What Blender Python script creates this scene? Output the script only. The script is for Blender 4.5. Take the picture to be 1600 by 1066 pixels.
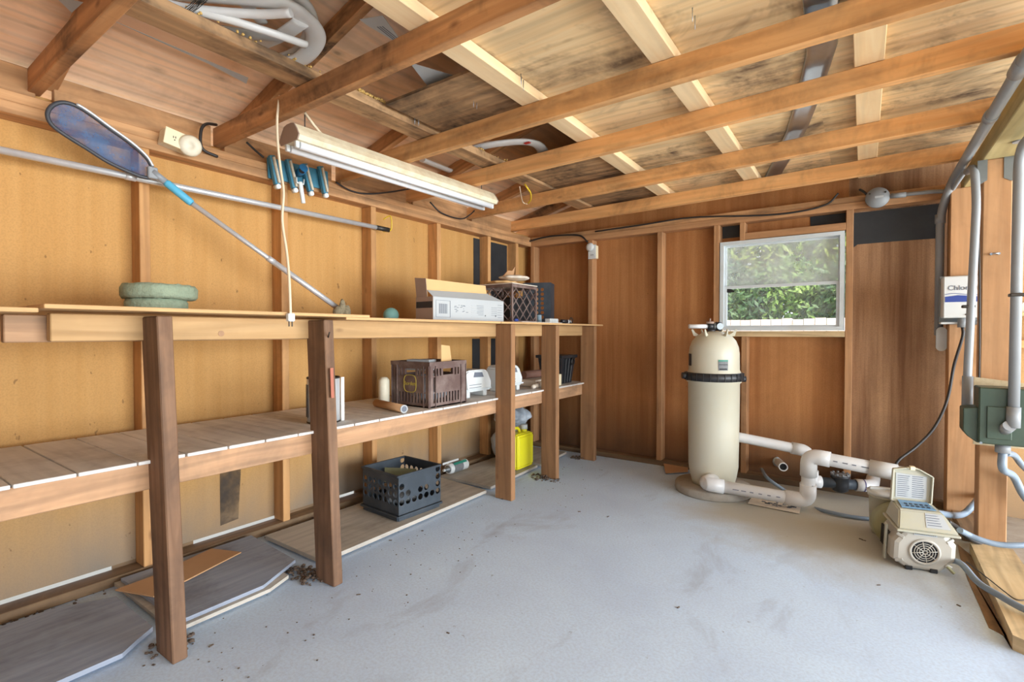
import bpy, bmesh, math, random
from mathutils import Vector as V, Matrix as M
random.seed(7)
C = bpy.context.scene.collection
S = bpy.context.scene
PI = math.pi
for o in list(bpy.data.objects): bpy.data.objects.remove(o)

# ------------------------------------------------------------------ camera
FPX = 782.0; EYE = V((0, 0, 1.2)); YAW = math.radians(35.1); PIT = math.radians(-0.99)
cd = bpy.data.cameras.new('camera'); cam = bpy.data.objects.new('camera', cd); C.objects.link(cam)
cd.sensor_width = 36; cd.lens = 36 * FPX / 1600; cam.location = EYE
cam.rotation_euler = (PI / 2 + PIT, 0, YAW); cd.clip_start = .02; cd.clip_end = 300
S.camera = cam
F0 = V((-math.sin(YAW), math.cos(YAW), 0)); RT = V((math.cos(YAW), math.sin(YAW), 0))
FW = F0 * math.cos(PIT) + V((0, 0, math.sin(PIT))); UP = RT.cross(FW)
def ray(u, v): return FW + RT * ((u - 800) / FPX) + UP * ((533 - v) / FPX)
def P(u, v, t): return EYE + ray(u, v) * t                     # point at a depth (metres)
def PH(u, v, ax, val):
    d = ray(u, v); i = 'xyz'.index(ax); return EYE + d * ((val - EYE[i]) / d[i])
def PX(u, v, x): return PH(u, v, 'x', x)
def PY(u, v, y): return PH(u, v, 'y', y)
def PZ(u, v, z): return PH(u, v, 'z', z)

# ------------------------------------------------------------------ world and light
w = bpy.data.worlds.new('world'); S.world = w; w.use_nodes = True
nt = w.node_tree; bg = nt.nodes['Background']
tc = nt.nodes.new('ShaderNodeTexCoord'); sx = nt.nodes.new('ShaderNodeSeparateXYZ'); rp = nt.nodes.new('ShaderNodeValToRGB')
nt.links.new(tc.outputs['Generated'], sx.inputs[0]); nt.links.new(sx.outputs['Z'], rp.inputs[0])
rp.color_ramp.elements[0].position = 0.0; rp.color_ramp.elements[0].color = (.85, .9, .97, 1)
rp.color_ramp.elements[1].position = .7; rp.color_ramp.elements[1].color = (.5, .68, .95, 1)
nt.links.new(rp.outputs[0], bg.inputs[0]); bg.inputs[1].default_value = 1.7
def lamp(name, kind, loc, target, energy, color=(1, 1, 1), **k):
    d = bpy.data.lights.new(name, kind); d.energy = energy; d.color = color
    for a, b in k.items(): setattr(d, a, b)
    o = bpy.data.objects.new(name, d); C.objects.link(o); o.location = loc
    o.rotation_euler = (V(target) - V(loc)).to_track_quat('-Z', 'Y').to_euler(); return o
lamp('sun', 'SUN', (6, -3, 9), (0, 0, 0), 6.0, (1, .95, .86), angle=.02)
lamp('daylight_right', 'AREA', (5.2, 2.3, .95), (-2.5, 2.2, 1.7), 560, (.86, .94, 1), shape='RECTANGLE', size=6.0, size_y=2.6)
S.view_settings.view_transform = 'Standard'; S.view_settings.look = 'None'
S.view_settings.gamma = 1; S.view_settings.use_curve_mapping = False; S.view_settings.exposure = 0.55

# ------------------------------------------------------------------ materials
def srgb(r, g, b):
    f = lambda c: (c / 255) / 12.92 if c / 255 <= .04045 else ((c / 255 + .055) / 1.055) ** 2.4
    return (f(r), f(g), f(b), 1)
MATS = {}
class NT:
    def __init__(s, name, rough=.6, metal=0):
        s.m = bpy.data.materials.new(name); s.m.use_nodes = True; s.t = s.m.node_tree
        s.b = s.t.nodes['Principled BSDF']; s.b.inputs['Roughness'].default_value = rough
        s.b.inputs['Metallic'].default_value = metal; MATS[name] = s.m
    def n(s, ty, **k):
        x = s.t.nodes.new('ShaderNode' + ty)
        for a, b in k.items():
            if hasattr(x, a): setattr(x, a, b)
            else: x.inputs[a.replace('_', ' ')].default_value = b
        return x
    def l(s, a, b): s.t.links.new(a, b)
    def co(s, kind='Object', scale=(1, 1, 1)):
        t = s.n('TexCoord'); mp = s.n('Mapping'); mp.inputs['Scale'].default_value = scale
        s.l(t.outputs[kind], mp.inputs[0]); return mp.outputs[0]
    def noise(s, co, scale=5, detail=4, rough=.55, dist=0):
        x = s.n('TexNoise'); x.inputs['Scale'].default_value = scale; x.inputs['Detail'].default_value = detail
        x.inputs['Roughness'].default_value = rough; x.inputs['Distortion'].default_value = dist
        s.l(co, x.inputs['Vector']); return x.outputs['Fac']
    def ramp(s, fac, stops):
        r = s.n('ValToRGB'); e = r.color_ramp.elements
        while len(e) < len(stops): e.new(.5)
        for i, (p, c) in enumerate(stops):
            e[i].position = p; e[i].color = c if len(c) == 4 else (*c, 1)
        s.l(fac, r.inputs[0]); return r.outputs[0]
    def mix(s, fac, a, b, blend='MIX'):
        x = s.n('MixRGB', blend_type=blend)
        for i, q in ((0, fac), (1, a), (2, b)):
            if hasattr(q, 'links') or hasattr(q, 'is_output'): s.l(q, x.inputs[i])
            else: x.inputs[i].default_value = q
        return x.outputs[0]
    def base(s, c):
        if hasattr(c, 'is_output'): s.l(c, s.b.inputs['Base Color'])
        else: s.b.inputs['Base Color'].default_value = c
    def bump(s, h, st=.3, d=.01):
        x = s.n('Bump'); x.inputs['Strength'].default_value = st; x.inputs['Distance'].default_value = d
        s.l(h, x.inputs['Height']); s.l(x.outputs[0], s.b.inputs['Normal'])
def BW(v): return (v, v, v, 1)
def wood(name, c1, c2, dark=.25, stain=.0, knots=.5, rough=.75, stainc=(30, 24, 22), nails=0.):
    m = NT(name, rough)
    g = m.co('UV', (1.6, 26, 1)); a = m.noise(g, 1, 5, .6, .6)
    g2 = m.co('UV', (.55, 5, 1)); b = m.noise(g2, 1, 3, .5, 1.5)
    col = m.mix(m.ramp(a, [(.3, BW(0)), (.7, BW(1))]), srgb(*c1), srgb(*c2))
    wv = m.n('TexWave', wave_type='BANDS', bands_direction='Y'); wv.inputs['Scale'].default_value = 3.2; wv.inputs['Distortion'].default_value = 14
    wv.inputs['Detail'].default_value = 2; wv.inputs['Detail Scale'].default_value = .7
    m.l(m.co('UV', (.25, 1.3, 1)), wv.inputs['Vector'])
    dk = tuple(x * .62 for x in c1)
    col = m.mix(m.ramp(wv.outputs['Fac'], [(.6, BW(0)), (1, BW(dark * .75))]), col, srgb(*dk))
    col = m.mix(m.ramp(b, [(.45, BW(0)), (.8, BW(dark * 1.6))]), col, srgb(*[x * .7 for x in c1]))
    if knots:
        vo = m.n('TexVoronoi', feature='F1'); vo.inputs['Scale'].default_value = 1; m.l(m.co('UV', (3.2, 7, 1)), vo.inputs['Vector'])
        col = m.mix(m.ramp(vo.outputs['Distance'], [(.03, BW(knots)), (.11, BW(0))]), col, srgb(92, 48, 24))
    if stain:
        st = m.noise(m.co('Object', (1, 1, 1)), 2.3, 5, .7, .4)
        st2 = m.noise(m.co('UV', (1.5, 14, 1)), 1, 4, .6)
        mul = m.n('Math', operation='MULTIPLY'); m.l(m.ramp(st, [(.47, BW(0)), (.64, BW(1))]), mul.inputs[0]); m.l(m.ramp(st2, [(.3, BW(.2)), (.65, BW(1))]), mul.inputs[1])
        col = m.mix(m.ramp(mul.outputs[0], [(0, BW(0)), (1, BW(stain))]), col, srgb(*stainc))
    if nails:
        vo = m.n('TexVoronoi', feature='F1'); vo.inputs['Scale'].default_value = 1; vo.inputs['Randomness'].default_value = .8
        m.l(m.co('UV', (3.2, 6, 1)), vo.inputs['Vector'])
        col = m.mix(m.ramp(vo.outputs['Distance'], [(.035, BW(nails * 1.1)), (.075, BW(nails * .5)), (.17, BW(0))]), col, srgb(45, 32, 28))
    oi = m.n('ObjectInfo'); hs = m.n('HueSaturation'); m.l(col, hs.inputs['Color'])
    mr = m.n('MapRange'); mr.inputs[3].default_value = .88; mr.inputs[4].default_value = 1.1; m.l(oi.outputs['Random'], mr.inputs[0]); m.l(mr.outputs[0], hs.inputs['Value'])
    m.base(hs.outputs[0]); m.bump(a, .25, .004); return m.m
def plain(name, c, rough=.5, metal=0, dirt=.0, dirtc=(120, 105, 80), nscale=8, trans=0, bump=0):
    m = NT(name, rough, metal); col = srgb(*c)
    if dirt or bump:
        n = m.noise(m.co('Object'), nscale, 5, .65)
        if dirt: col = m.mix(m.ramp(n, [(.42, BW(0)), (.75, BW(dirt))]), col, srgb(*dirtc))
        if bump: m.bump(n, bump, .01)
    m.base(col); return m.m
wood('joist_wood', (222, 160, 98), (238, 184, 124), .25, .5, .6, stainc=(60, 40, 28))
wood('joist_wood_stained', (184, 128, 80), (212, 158, 106), .5, .95, .6, stainc=(40, 28, 22))
wood('right_post_pine', (176, 130, 88), (196, 150, 106), .2, .2, .7)
wood('new_pine', (240, 206, 158), (248, 222, 180), .14, .1, .55)
wood('stud_wood', (196, 142, 88), (216, 164, 106), .25, .35, .5, stainc=(90, 60, 40))
wood('stud_back_wood', (178, 130, 88), (200, 150, 104), .25, .35, .5, stainc=(80, 55, 40))
wood('plate_wood', (176, 128, 84), (208, 160, 112), .4, .5, .6, stainc=(70, 50, 38))
wood('post_wood', (112, 80, 56), (146, 110, 82), .4, .6, .6, stainc=(66, 50, 42))
wood('post_wood_warm', (146, 104, 68), (168, 124, 84), .35, .3, .7, stainc=(90, 62, 44))
wood('rail_pine', (186, 144, 94), (204, 164, 114), .22, .12, .55)
wood('rail_dark', (172, 130, 96), (200, 156, 116), .4, .55, .5, stainc=(90, 74, 64))
wood('grey_plank', (222, 218, 214), (236, 232, 226), .18, .4, .2, stainc=(96, 82, 68))
wood('bench_top', (200, 156, 104), (216, 174, 122), .25, .3, .4, stainc=(120, 88, 60))
wood('ply_pale', (236, 198, 146), (246, 218, 172), .3, 1.0, .25, stainc=(92, 70, 56), nails=.75)
wood('ply_dark', (200, 160, 116), (160, 120, 82), .6, .97, .3, stainc=(24, 18, 20), nails=.4)
wood('ply_pink', (252, 216, 184), (244, 198, 154), .3, .25, .3, nails=.45)
wood('ply_brown', (186, 128, 78), (204, 146, 94), .3, .3, .2)
wood('grey_ply', (142, 150, 166), (164, 170, 182), .12, .6, .1, stainc=(86, 84, 88))
wood('tan_ply', (178, 170, 158), (196, 186, 172), .15, .5, .1, stainc=(110, 98, 86))
wood('weathered_pine', (196, 168, 124), (222, 196, 152), .35, .45, .9, stainc=(110, 94, 70))
wood('rotten_wood', (130, 100, 70), (152, 122, 88), .5, .6, .1, stainc=(70, 52, 36))
wood('olive_wood', (190, 172, 120), (204, 186, 134), .25, .3, .5, stainc=(120, 104, 60))
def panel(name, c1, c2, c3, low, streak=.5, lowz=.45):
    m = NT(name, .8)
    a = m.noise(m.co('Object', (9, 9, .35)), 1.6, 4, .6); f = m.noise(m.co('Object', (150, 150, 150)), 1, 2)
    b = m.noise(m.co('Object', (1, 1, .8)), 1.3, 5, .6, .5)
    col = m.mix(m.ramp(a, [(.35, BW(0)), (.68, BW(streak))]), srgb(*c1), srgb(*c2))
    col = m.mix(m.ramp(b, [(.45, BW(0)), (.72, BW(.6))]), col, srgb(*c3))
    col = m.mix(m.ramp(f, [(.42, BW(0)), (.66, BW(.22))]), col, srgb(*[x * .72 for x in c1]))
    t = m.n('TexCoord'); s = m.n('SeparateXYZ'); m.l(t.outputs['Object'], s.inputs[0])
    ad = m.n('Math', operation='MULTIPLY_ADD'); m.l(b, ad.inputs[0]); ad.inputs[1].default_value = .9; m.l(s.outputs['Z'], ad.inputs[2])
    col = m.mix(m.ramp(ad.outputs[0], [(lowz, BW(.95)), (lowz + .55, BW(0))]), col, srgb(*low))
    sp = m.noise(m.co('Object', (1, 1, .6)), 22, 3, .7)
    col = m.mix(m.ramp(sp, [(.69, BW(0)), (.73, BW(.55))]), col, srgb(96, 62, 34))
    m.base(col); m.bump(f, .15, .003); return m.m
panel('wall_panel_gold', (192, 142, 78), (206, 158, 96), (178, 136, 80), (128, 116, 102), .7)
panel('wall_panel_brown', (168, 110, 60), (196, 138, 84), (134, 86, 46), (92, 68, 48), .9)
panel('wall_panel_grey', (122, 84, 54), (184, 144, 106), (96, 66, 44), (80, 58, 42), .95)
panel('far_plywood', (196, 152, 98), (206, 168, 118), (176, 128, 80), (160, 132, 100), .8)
# concrete
m = NT('concrete', .82)
a = m.noise(m.co('Object'), 1.1, 6, .6, .3); b = m.noise(m.co('Object', (1, 1, 1)), 90, 3, .6); c = m.noise(m.co('Object', (1, .5, 1)), 2.6, 5, .65, .6)
col = m.mix(m.ramp(a, [(.35, BW(0)), (.7, BW(1))]), srgb(208, 230, 252), srgb(190, 210, 236))
col = m.mix(m.ramp(c, [(.56, BW(0)), (.74, BW(.6))]), col, srgb(146, 152, 166))
col = m.mix(m.ramp(b, [(.4, BW(0)), (.65, BW(.3))]), col, srgb(166, 174, 190))
sp = m.noise(m.co('Object'), 30, 3, .6); col = m.mix(m.ramp(sp, [(.70, BW(0)), (.74, BW(.5))]), col, srgb(92, 90, 92))
t = m.n('TexCoord'); vd = m.n('VectorMath', operation='DISTANCE'); vd.inputs[1].default_value = (.0, 4.15, 0); m.l(t.outputs['Object'], vd.inputs[0])
ad = m.n('Math', operation='MULTIPLY_ADD'); m.l(a, ad.inputs[0]); ad.inputs[1].default_value = -1.2; m.l(vd.outputs['Value'], ad.inputs[2])
col = m.mix(m.ramp(ad.outputs[0], [(.25, BW(.8)), (.75, BW(0))]), col, srgb(176, 166, 140))
m.base(col); m.bump(b, .12, .003)
plain('yard_ground', (206, 198, 180), .9, dirt=.5, dirtc=(170, 160, 130), nscale=1.5)
plain('dirt', (104, 88, 76), .95, dirt=.7, dirtc=(60, 50, 44), nscale=30, bump=.6)
plain('tar_paper', (34, 38, 42), .55, dirt=.4, dirtc=(66, 70, 72), nscale=4, bump=.3)
plain('cream_plastic', (196, 192, 174), .38, dirt=.25, dirtc=(196, 176, 132), nscale=3)
plain('pump_cream', (180, 178, 162), .45, dirt=.4, dirtc=(186, 178, 136), nscale=7)
plain('pump_grey_cream', (182, 176, 164), .5, dirt=.3, dirtc=(176, 162, 140), nscale=7)
plain('olive_plastic', (150, 148, 110), .5, dirt=.3)
plain('black_plastic', (36, 38, 42), .42, dirt=.25, dirtc=(84, 84, 84), nscale=10)
plain('dark_plastic', (24, 24, 26), .6)
plain('crate_black', (50, 58, 66), .5, dirt=.5, dirtc=(86, 94, 102), nscale=6)
plain('crate_brown', (96, 74, 68), .6, dirt=.85, dirtc=(150, 132, 124), nscale=6)
plain('pvc_white', (214, 214, 214), .35, dirt=.3, dirtc=(204, 196, 180), nscale=5)
plain('pvc_print', (110, 112, 122), .6)
plain('purple_primer', (66, 60, 110), .5)
plain('pvc_grey', (142, 146, 150), .45, dirt=.25, dirtc=(112, 112, 112), nscale=5)
plain('conduit_blue', (126, 142, 158), .45, dirt=.2, dirtc=(96, 106, 118), nscale=9)
plain('grey_metal', (130, 136, 138), .45, .6, dirt=.3, dirtc=(90, 90, 90), nscale=8)
plain('aluminium', (214, 218, 222), .35, .45, dirt=.2, dirtc=(150, 150, 150), nscale=20)
plain('galvanised', (170, 182, 196), .28, .9, dirt=.5, dirtc=(70, 78, 92), nscale=2.5)
plain('highlight_white', (238, 236, 230), .5, dirt=.1)
plain('cream_enamel', (232, 220, 190), .5, dirt=.6, dirtc=(178, 140, 92), nscale=9)
plain('lamp_tube', (240, 244, 250), .25)
plain('white_plastic', (214, 218, 218), .4, dirt=.25, dirtc=(200, 198, 186), nscale=8)
plain('white_vinyl', (208, 216, 220), .45, dirt=.3, dirtc=(180, 176, 160), nscale=5)
plain('ivory_plastic', (236, 222, 186), .45)
plain('cream_lampshade', (226, 218, 196), .5, dirt=.4, dirtc=(190, 180, 150), nscale=20)
plain('blue_plastic', (60, 124, 150), .45, dirt=.3, dirtc=(120, 160, 170), nscale=15)
plain('bright_blue_plastic', (30, 120, 180), .4)
plain('cyan_grip', (90, 178, 212), .5)
plain('bristle', (206, 196, 176), .8, dirt=.4, nscale=60)
plain('net_frame_dark', (60, 62, 68), .5)
plain('yellow_plastic', (232, 222, 40), .35)
plain('yellow_wire', (222, 188, 50), .4)
plain('cardboard', (190, 146, 104), .85, dirt=.2, dirtc=(160, 118, 80))
plain('cardboard_pale', (218, 178, 124), .85, dirt=.15, dirtc=(190, 150, 100))
plain('cardboard_grey', (160, 138, 124), .85, dirt=.3, dirtc=(130, 110, 98))
plain('box_white', (178, 182, 184), .6, dirt=.15, dirtc=(196, 198, 194), nscale=6)
plain('paper', (226, 214, 198), .8, dirt=.3, dirtc=(190, 166, 140))
plain('print_grey', (104, 110, 122), .7)
plain('print_dark', (40, 40, 46), .6)
plain('print_light_blue', (170, 196, 220), .6)
plain('print_blue', (52, 74, 150), .5)
plain('print_red', (196, 52, 40), .6)
plain('teal_print', (44, 130, 110), .5)
plain('screen_blue', (110, 150, 184), .25)
plain('foam_green', (150, 164, 140), .95, dirt=.5, dirtc=(110, 122, 100), nscale=40, bump=.8)
plain('teal_ball', (104, 150, 142), .6, dirt=.3, dirtc=(140, 140, 120))
plain('coral_stone', (156, 144, 116), .95, dirt=.7, dirtc=(94, 84, 64), nscale=60, bump=.8)
plain('label_grey', (120, 122, 124), .6, dirt=.5, dirtc=(70, 72, 74), nscale=60)
plain('green_metal', (60, 78, 66), .42, .1, dirt=.3, dirtc=(96, 110, 96), nscale=6)
plain('steel_dark', (72, 68, 64), .5, .7)
plain('cord_black', (44, 42, 42), .5)
plain('cord_cream', (226, 206, 176), .55)
plain('slab_grey', (164, 156, 144), .9, dirt=.7, dirtc=(126, 116, 102), nscale=9, bump=.4)
plain('bag_white', (206, 216, 226), .35, dirt=.7, dirtc=(70, 84, 104), nscale=7)
plain('yellow_emblem', (190, 170, 70), .5)
plain('red_plastic', (172, 50, 44), .5)
plain('osb', (202, 184, 150), .85, dirt=.6, dirtc=(160, 136, 96), nscale=28)
plain('fence_wood', (214, 196, 184), .85, dirt=.5, dirtc=(170, 146, 130), nscale=4)
plain('insulation_fluff', (214, 176, 104), .95, dirt=.4, dirtc=(150, 110, 60), nscale=40)
plain('brown_tube', (128, 92, 78), .7, dirt=.4, dirtc=(90, 60, 50))
plain('blue_cup', (150, 178, 192), .4)
plain('pink_paint', (172, 104, 84), .8)
def leafm(name, c1, c2):
    m = NT(name, .55); oi = m.noise(m.co('Object'), 1.6, 4, .6); f = m.noise(m.co('Object'), 14, 2)
    col = m.mix(m.ramp(oi, [(.38, BW(0)), (.62, BW(1))]), srgb(*c1), srgb(*c2))
    col = m.mix(m.ramp(f, [(.4, BW(0)), (.6, BW(.6))]), col, srgb(*[x * .62 for x in c1])); m.base(col)
    tr = m.n('BsdfTranslucent'); m.l(col, tr.inputs[0]); ms = m.n('MixShader'); ms.inputs[0].default_value = .3
    m.l(m.b.outputs[0], ms.inputs[1]); m.l(tr.outputs[0], ms.inputs[2]); m.l(ms.outputs[0], m.t.nodes['Material Output'].inputs[0])
leafm('leaf_green', (92, 132, 56), (150, 176, 84)); leafm('leaf_pale', (150, 178, 70), (186, 196, 104)); leafm('leaf_dark', (70, 104, 62), (112, 144, 76))
def seethru(name, c, alpha, nsc=0, lo=.3, hi=.7, rough=.5):
    m = NT(name, rough); m.base(srgb(*c)); tr = m.n('BsdfTransparent'); ms = m.n('MixShader')
    if nsc:
        n = m.noise(m.co('Object'), nsc, 5, .7); r = m.ramp(n, [(.35, BW(lo)), (.68, BW(hi))]); m.l(r, ms.inputs[0])
    else: ms.inputs[0].default_value = alpha
    m.l(tr.outputs[0], ms.inputs[1]); m.l(m.b.outputs[0], ms.inputs[2]); m.l(ms.outputs[0], m.t.nodes['Material Output'].inputs[0])
seethru('pane_clear', (220, 226, 230), .07, 5, .03, .16, .15)
seethru('pane_hazy', (222, 224, 226), .3, 4, .26, .5, .3)
seethru('soot', (74, 66, 60), .5, 5, .15, .6, .9)
seethru('net_mesh', (62, 106, 150), .6, 7, .35, .95, .7)

# ------------------------------------------------------------------ helpers
WL = {}
def rnd(a, b): return random.uniform(a, b)
class MB:
    def __init__(s): s.bm = bmesh.new(); s.uv = s.bm.loops.layers.uv.new('UVMap')
    def _uv(s, faces, L, W, T, org, ou=None):
        a, b = ou or (rnd(0, 40), rnd(0, 40))
        for f in faces:
            n = f.normal
            for lp in f.loops:
                p = lp.vert.co - org; x, y, z = p.dot(L), p.dot(W), p.dot(T)
                if abs(n.dot(L)) > .8: lp[s.uv].uv = (a + y * .15, b + z)
                elif abs(n.dot(W)) > .7: lp[s.uv].uv = (a + x, b + 7 + z)
                else: lp[s.uv].uv = (a + x, b + y)
    def box(s, lo, hi, bev=.0, R=None, piv=None):
        lo, hi = V(lo), V(hi); c = (lo + hi) / 2; d = hi - lo
        return s.obox(c, d, R, bev, piv)
    def obox(s, c, d, R=None, bev=0, piv=None):
        c = V(c); d = V((abs(d[0]), abs(d[1]), abs(d[2]))); q = bmesh.new()
        bmesh.ops.create_cube(q, size=1)
        for v in q.verts: v.co = V((v.co.x * d.x, v.co.y * d.y, v.co.z * d.z))
        if bev: bmesh.ops.bevel(q, geom=list(q.edges), offset=min(bev, min(d) * .3), segments=1, affect='EDGES')
        R = R or M.Identity(3)
        ax = sorted(range(3), key=lambda i: -d[i]); e = [V((1, 0, 0)), V((0, 1, 0)), V((0, 0, 1))]
        s.merge(q, R, c, piv); fs = s.last
        Rm = R.to_3x3() if hasattr(R, 'to_3x3') else R
        s._uv(fs, Rm @ e[ax[0]], Rm @ e[ax[1]], Rm @ e[ax[2]], c); return s
    def merge(s, q, R, c, piv=None, smooth=False):
        q.normal_update(); mp = {}; s.last = []
        R = R.to_3x3() if hasattr(R, 'to_3x3') else R
        for v in q.verts:
            p = (R @ v.co + c) if piv is None else (R @ (v.co + c - V(piv)) + V(piv)); mp[v] = s.bm.verts.new(p)
        for f in q.faces:
            try: g = s.bm.faces.new([mp[v] for v in f.verts]); g.smooth = smooth or f.smooth; s.last.append(g)
            except ValueError: pass
        s.bm.normal_update(); q.free(); return s
    def board(s, a, b, wdt, hgt, up=(0, 0, 1), bev=.003):
        """board from a to b (centre line), hgt along up, wdt across"""
        a, b = V(a), V(b); L = (b - a).normalized(); W = V(up).cross(L).normalized(); T = L.cross(W)
        R = M((L, W, T)).transposed(); return s.obox((a + b) / 2, ((b - a).length, wdt, hgt), R, bev)
    def ring(s, c, X, Y, r, n, ry=None):
        ry = r if ry is None else ry
        return [s.bm.verts.new(c + X * (r * math.cos(2 * PI * i / n)) + Y * (ry * math.sin(2 * PI * i / n))) for i in range(n)]
    def skin(s, rings, caps=True, smooth=True):
        for A, B in zip(rings, rings[1:]):
            n = len(A)
            for i in range(n):
                f = s.bm.faces.new((A[i], A[(i + 1) % n], B[(i + 1) % n], B[i])); f.smooth = smooth
        if caps:
            for r, fl in ((rings[0], 1), (rings[-1], 0)):
                f = s.bm.faces.new(r[::-1] if fl else r)
        return s
    def tube(s, pts, r, n=12, caps=True):
        pts = [V(p) for p in pts]; rs = r if isinstance(r, (list, tuple)) else [r] * len(pts); rings = []
        T0 = (pts[1] - pts[0]).normalized(); X = T0.orthogonal().normalized()
        for i, p in enumerate(pts):
            T = ((pts[min(i + 1, len(pts) - 1)] - pts[max(i - 1, 0)])).normalized()
            X = (X - T * X.dot(T)).normalized(); rings.append(s.ring(p, X, T.cross(X), rs[i], n))
        return s.skin(rings, caps)
    def cyl(s, a, b, r, r2=None, n=20): return s.tube([a, b], [r, r if r2 is None else r2], n)
    def lathe(s, prof, c, R=None, n=32, caps=True):
        R = R or M.Identity(3); X, Y, Z = R @ V((1, 0, 0)), R @ V((0, 1, 0)), R @ V((0, 0, 1)); c = V(c)
        return s.skin([s.ring(c + Z * z, X, Y, max(r, 1e-4), n) for r, z in prof], caps)
    def prism(s, poly, o, X, Y, N, th, bev=0):
        """polygon (list of 2-d) in plane o,X,Y extruded by th along N"""
        o, X, Y, N = V(o), V(X), V(Y), V(N)
        A = [s.bm.verts.new(o + X * x + Y * y) for x, y in poly]; B = [s.bm.verts.new(o + X * x + Y * y + N * th) for x, y in poly]
        fs = [s.bm.faces.new(A[::-1]), s.bm.faces.new(B)]; n = len(A)
        for i in range(n): fs.append(s.bm.faces.new((A[i], A[(i + 1) % n], B[(i + 1) % n], B[i])))
        s.bm.normal_update(); s._uv(fs, X, Y, N, o); return s
    def holes(s, o, X, Y, N, th, cw, ch, grid, hr=.36, shape='c'):
        """perforated panel; grid rows (top first) of 0/1; cell cw x ch; hr fraction or (fx,fy)"""
        o, X, Y, N = V(o), V(X), V(Y), V(N); R_ = len(grid)
        for j, row in enumerate(grid):
            for i, g in enumerate(row):
                x0, y0 = i * cw, (R_ - 1 - j) * ch; cx, cy = x0 + cw / 2, y0 + ch / 2
                if not g:
                    s.prism([(x0, y0), (x0 + cw, y0), (x0 + cw, y0 + ch), (x0, y0 + ch)], o, X, Y, N, th); continue
                n = 16; out = []; inn = []
                for k in range(n):
                    a = 2 * PI * (k + .5) / n if shape == 'c' else 2 * PI * k / n
                    dx, dy = math.cos(a), math.sin(a); q = max(abs(dx), abs(dy))
                    if k % 2 == 0 and shape != 'c' and k % 4 == 2: dx, dy = math.copysign(1, dx), math.copysign(1, dy); q = 1
                    out.append((cx + dx / q * cw / 2, cy + dy / q * ch / 2))
                    if shape == 'c': r = min(cw, ch) * hr; inn.append((cx + r * math.cos(a), cy + r * math.sin(a)))
                    else: inn.append((cx + dx / q * cw * hr[0], cy + dy / q * ch * hr[1]))
                def ring(pl, d): return [s.bm.verts.new(o + X * a_ + Y * b_ + N * d) for a_, b_ in pl]
                oa, ia, ob, ib = ring(out, 0), ring(inn, 0), ring(out, th), ring(inn, th)
                for k in range(n):
                    l = (k + 1) % n
                    for q4 in ((oa[l], oa[k], ia[k], ia[l]), (ob[k], ob[l], ib[l], ib[k]), (ia[l], ia[k], ib[k], ib[l])): s.bm.faces.new(q4)
                if shape == 'c':   # corner gaps
                    for (ex, ey) in ((0, 0), (1, 0), (1, 1), (0, 1)):
                        px, py = x0 + ex * cw, y0 + ey * ch
                        nb = sorted(out, key=lambda p: (p[0] - px) ** 2 + (p[1] - py) ** 2)[:2]
                        for d in (0, th):
                            try: s.bm.faces.new([s.bm.verts.new(o + X * a_ + Y * b_ + N * d) for a_, b_ in ((px, py), nb[0], nb[1])])
                            except ValueError: pass
        return s
    def ball(s, c, r, sq=(1, 1, 1), n=3, jit=0, R=None):
        q = bmesh.new(); bmesh.ops.create_icosphere(q, subdivisions=n, radius=1)
        for v in q.verts:
            k = 1 + (rnd(-jit, jit) if jit else 0); v.co = V((v.co.x * r * sq[0] * k, v.co.y * r * sq[1] * k, v.co.z * r * sq[2] * k))
        for f in q.faces: f.smooth = True
        return s.merge(q, R or M.Identity(3), V(c))
    def build(s, name, mat, parent=None, label=None, cat=None, group=None, kind=None, loc=None):
        me = bpy.data.meshes.new(name); bmesh.ops.recalc_face_normals(s.bm, faces=s.bm.faces)
        if parent is not None: L = WL[parent.name]
        elif loc is not None: L = V(loc)
        elif kind == 'structure': L = V((0, 0, 0))
        else:
            xs = [v.co.x for v in s.bm.verts]; ys = [v.co.y for v in s.bm.verts]; zs = [v.co.z for v in s.bm.verts]
            L = V(((min(xs) + max(xs)) / 2, (min(ys) + max(ys)) / 2, min(zs)))
        for v in s.bm.verts: v.co -= L
        s.bm.to_mesh(me); s.bm.free(); o = bpy.data.objects.new(name, me); C.objects.link(o)
        me.materials.append(MATS[mat])
        if parent is not None: o.parent = parent
        else: o.location = L
        WL[o.name] = L; tag(o, label, cat, group, kind); return o
def tag(o, label=None, cat=None, group=None, kind=None):
    for k, v_ in (('label', label), ('category', cat), ('group', group), ('kind', kind)):
        if v_: o[k] = v_
def thing(name, label, cat, loc=(0, 0, 0), group=None, kind=None):
    o = bpy.data.objects.new(name, None); C.objects.link(o); o.location = loc; o.empty_display_size = .1
    WL[o.name] = V(loc); tag(o, label, cat, group, kind); return o
def struct(name): o = thing(name, None, None, kind='structure'); return o
def rounded(pts, r=.05, n=6):
    """round the corners of a polyline"""
    pts = [V(p) for p in pts]; out = [pts[0]]
    for a, b, c in zip(pts, pts[1:], pts[2:]):
        d1, d2 = (a - b), (c - b); k = min(r, d1.length * .48, d2.length * .48); p, q = b + d1.normalized() * k, b + d2.normalized() * k
        for i in range(n + 1):
            t = i / n; out.append(p * (1 - t) ** 2 + b * 2 * t * (1 - t) + q * t * t)
    return out + [pts[-1]]
def spline(pts, n=8):
    pts = [V(p) for p in pts]; q = [pts[0] * 2 - pts[1]] + pts + [pts[-1] * 2 - pts[-2]]; out = []
    for i in range(1, len(q) - 2):
        for k in range(n):
            t = k / n; out.append(.5 * (2 * q[i] + (q[i + 1] - q[i - 1]) * t + (2 * q[i - 1] - 5 * q[i] + 4 * q[i + 1] - q[i + 2]) * t * t + (3 * q[i] - q[i - 1] - 3 * q[i + 1] + q[i + 2]) * t ** 3))
    return out + [pts[-1]]
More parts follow.
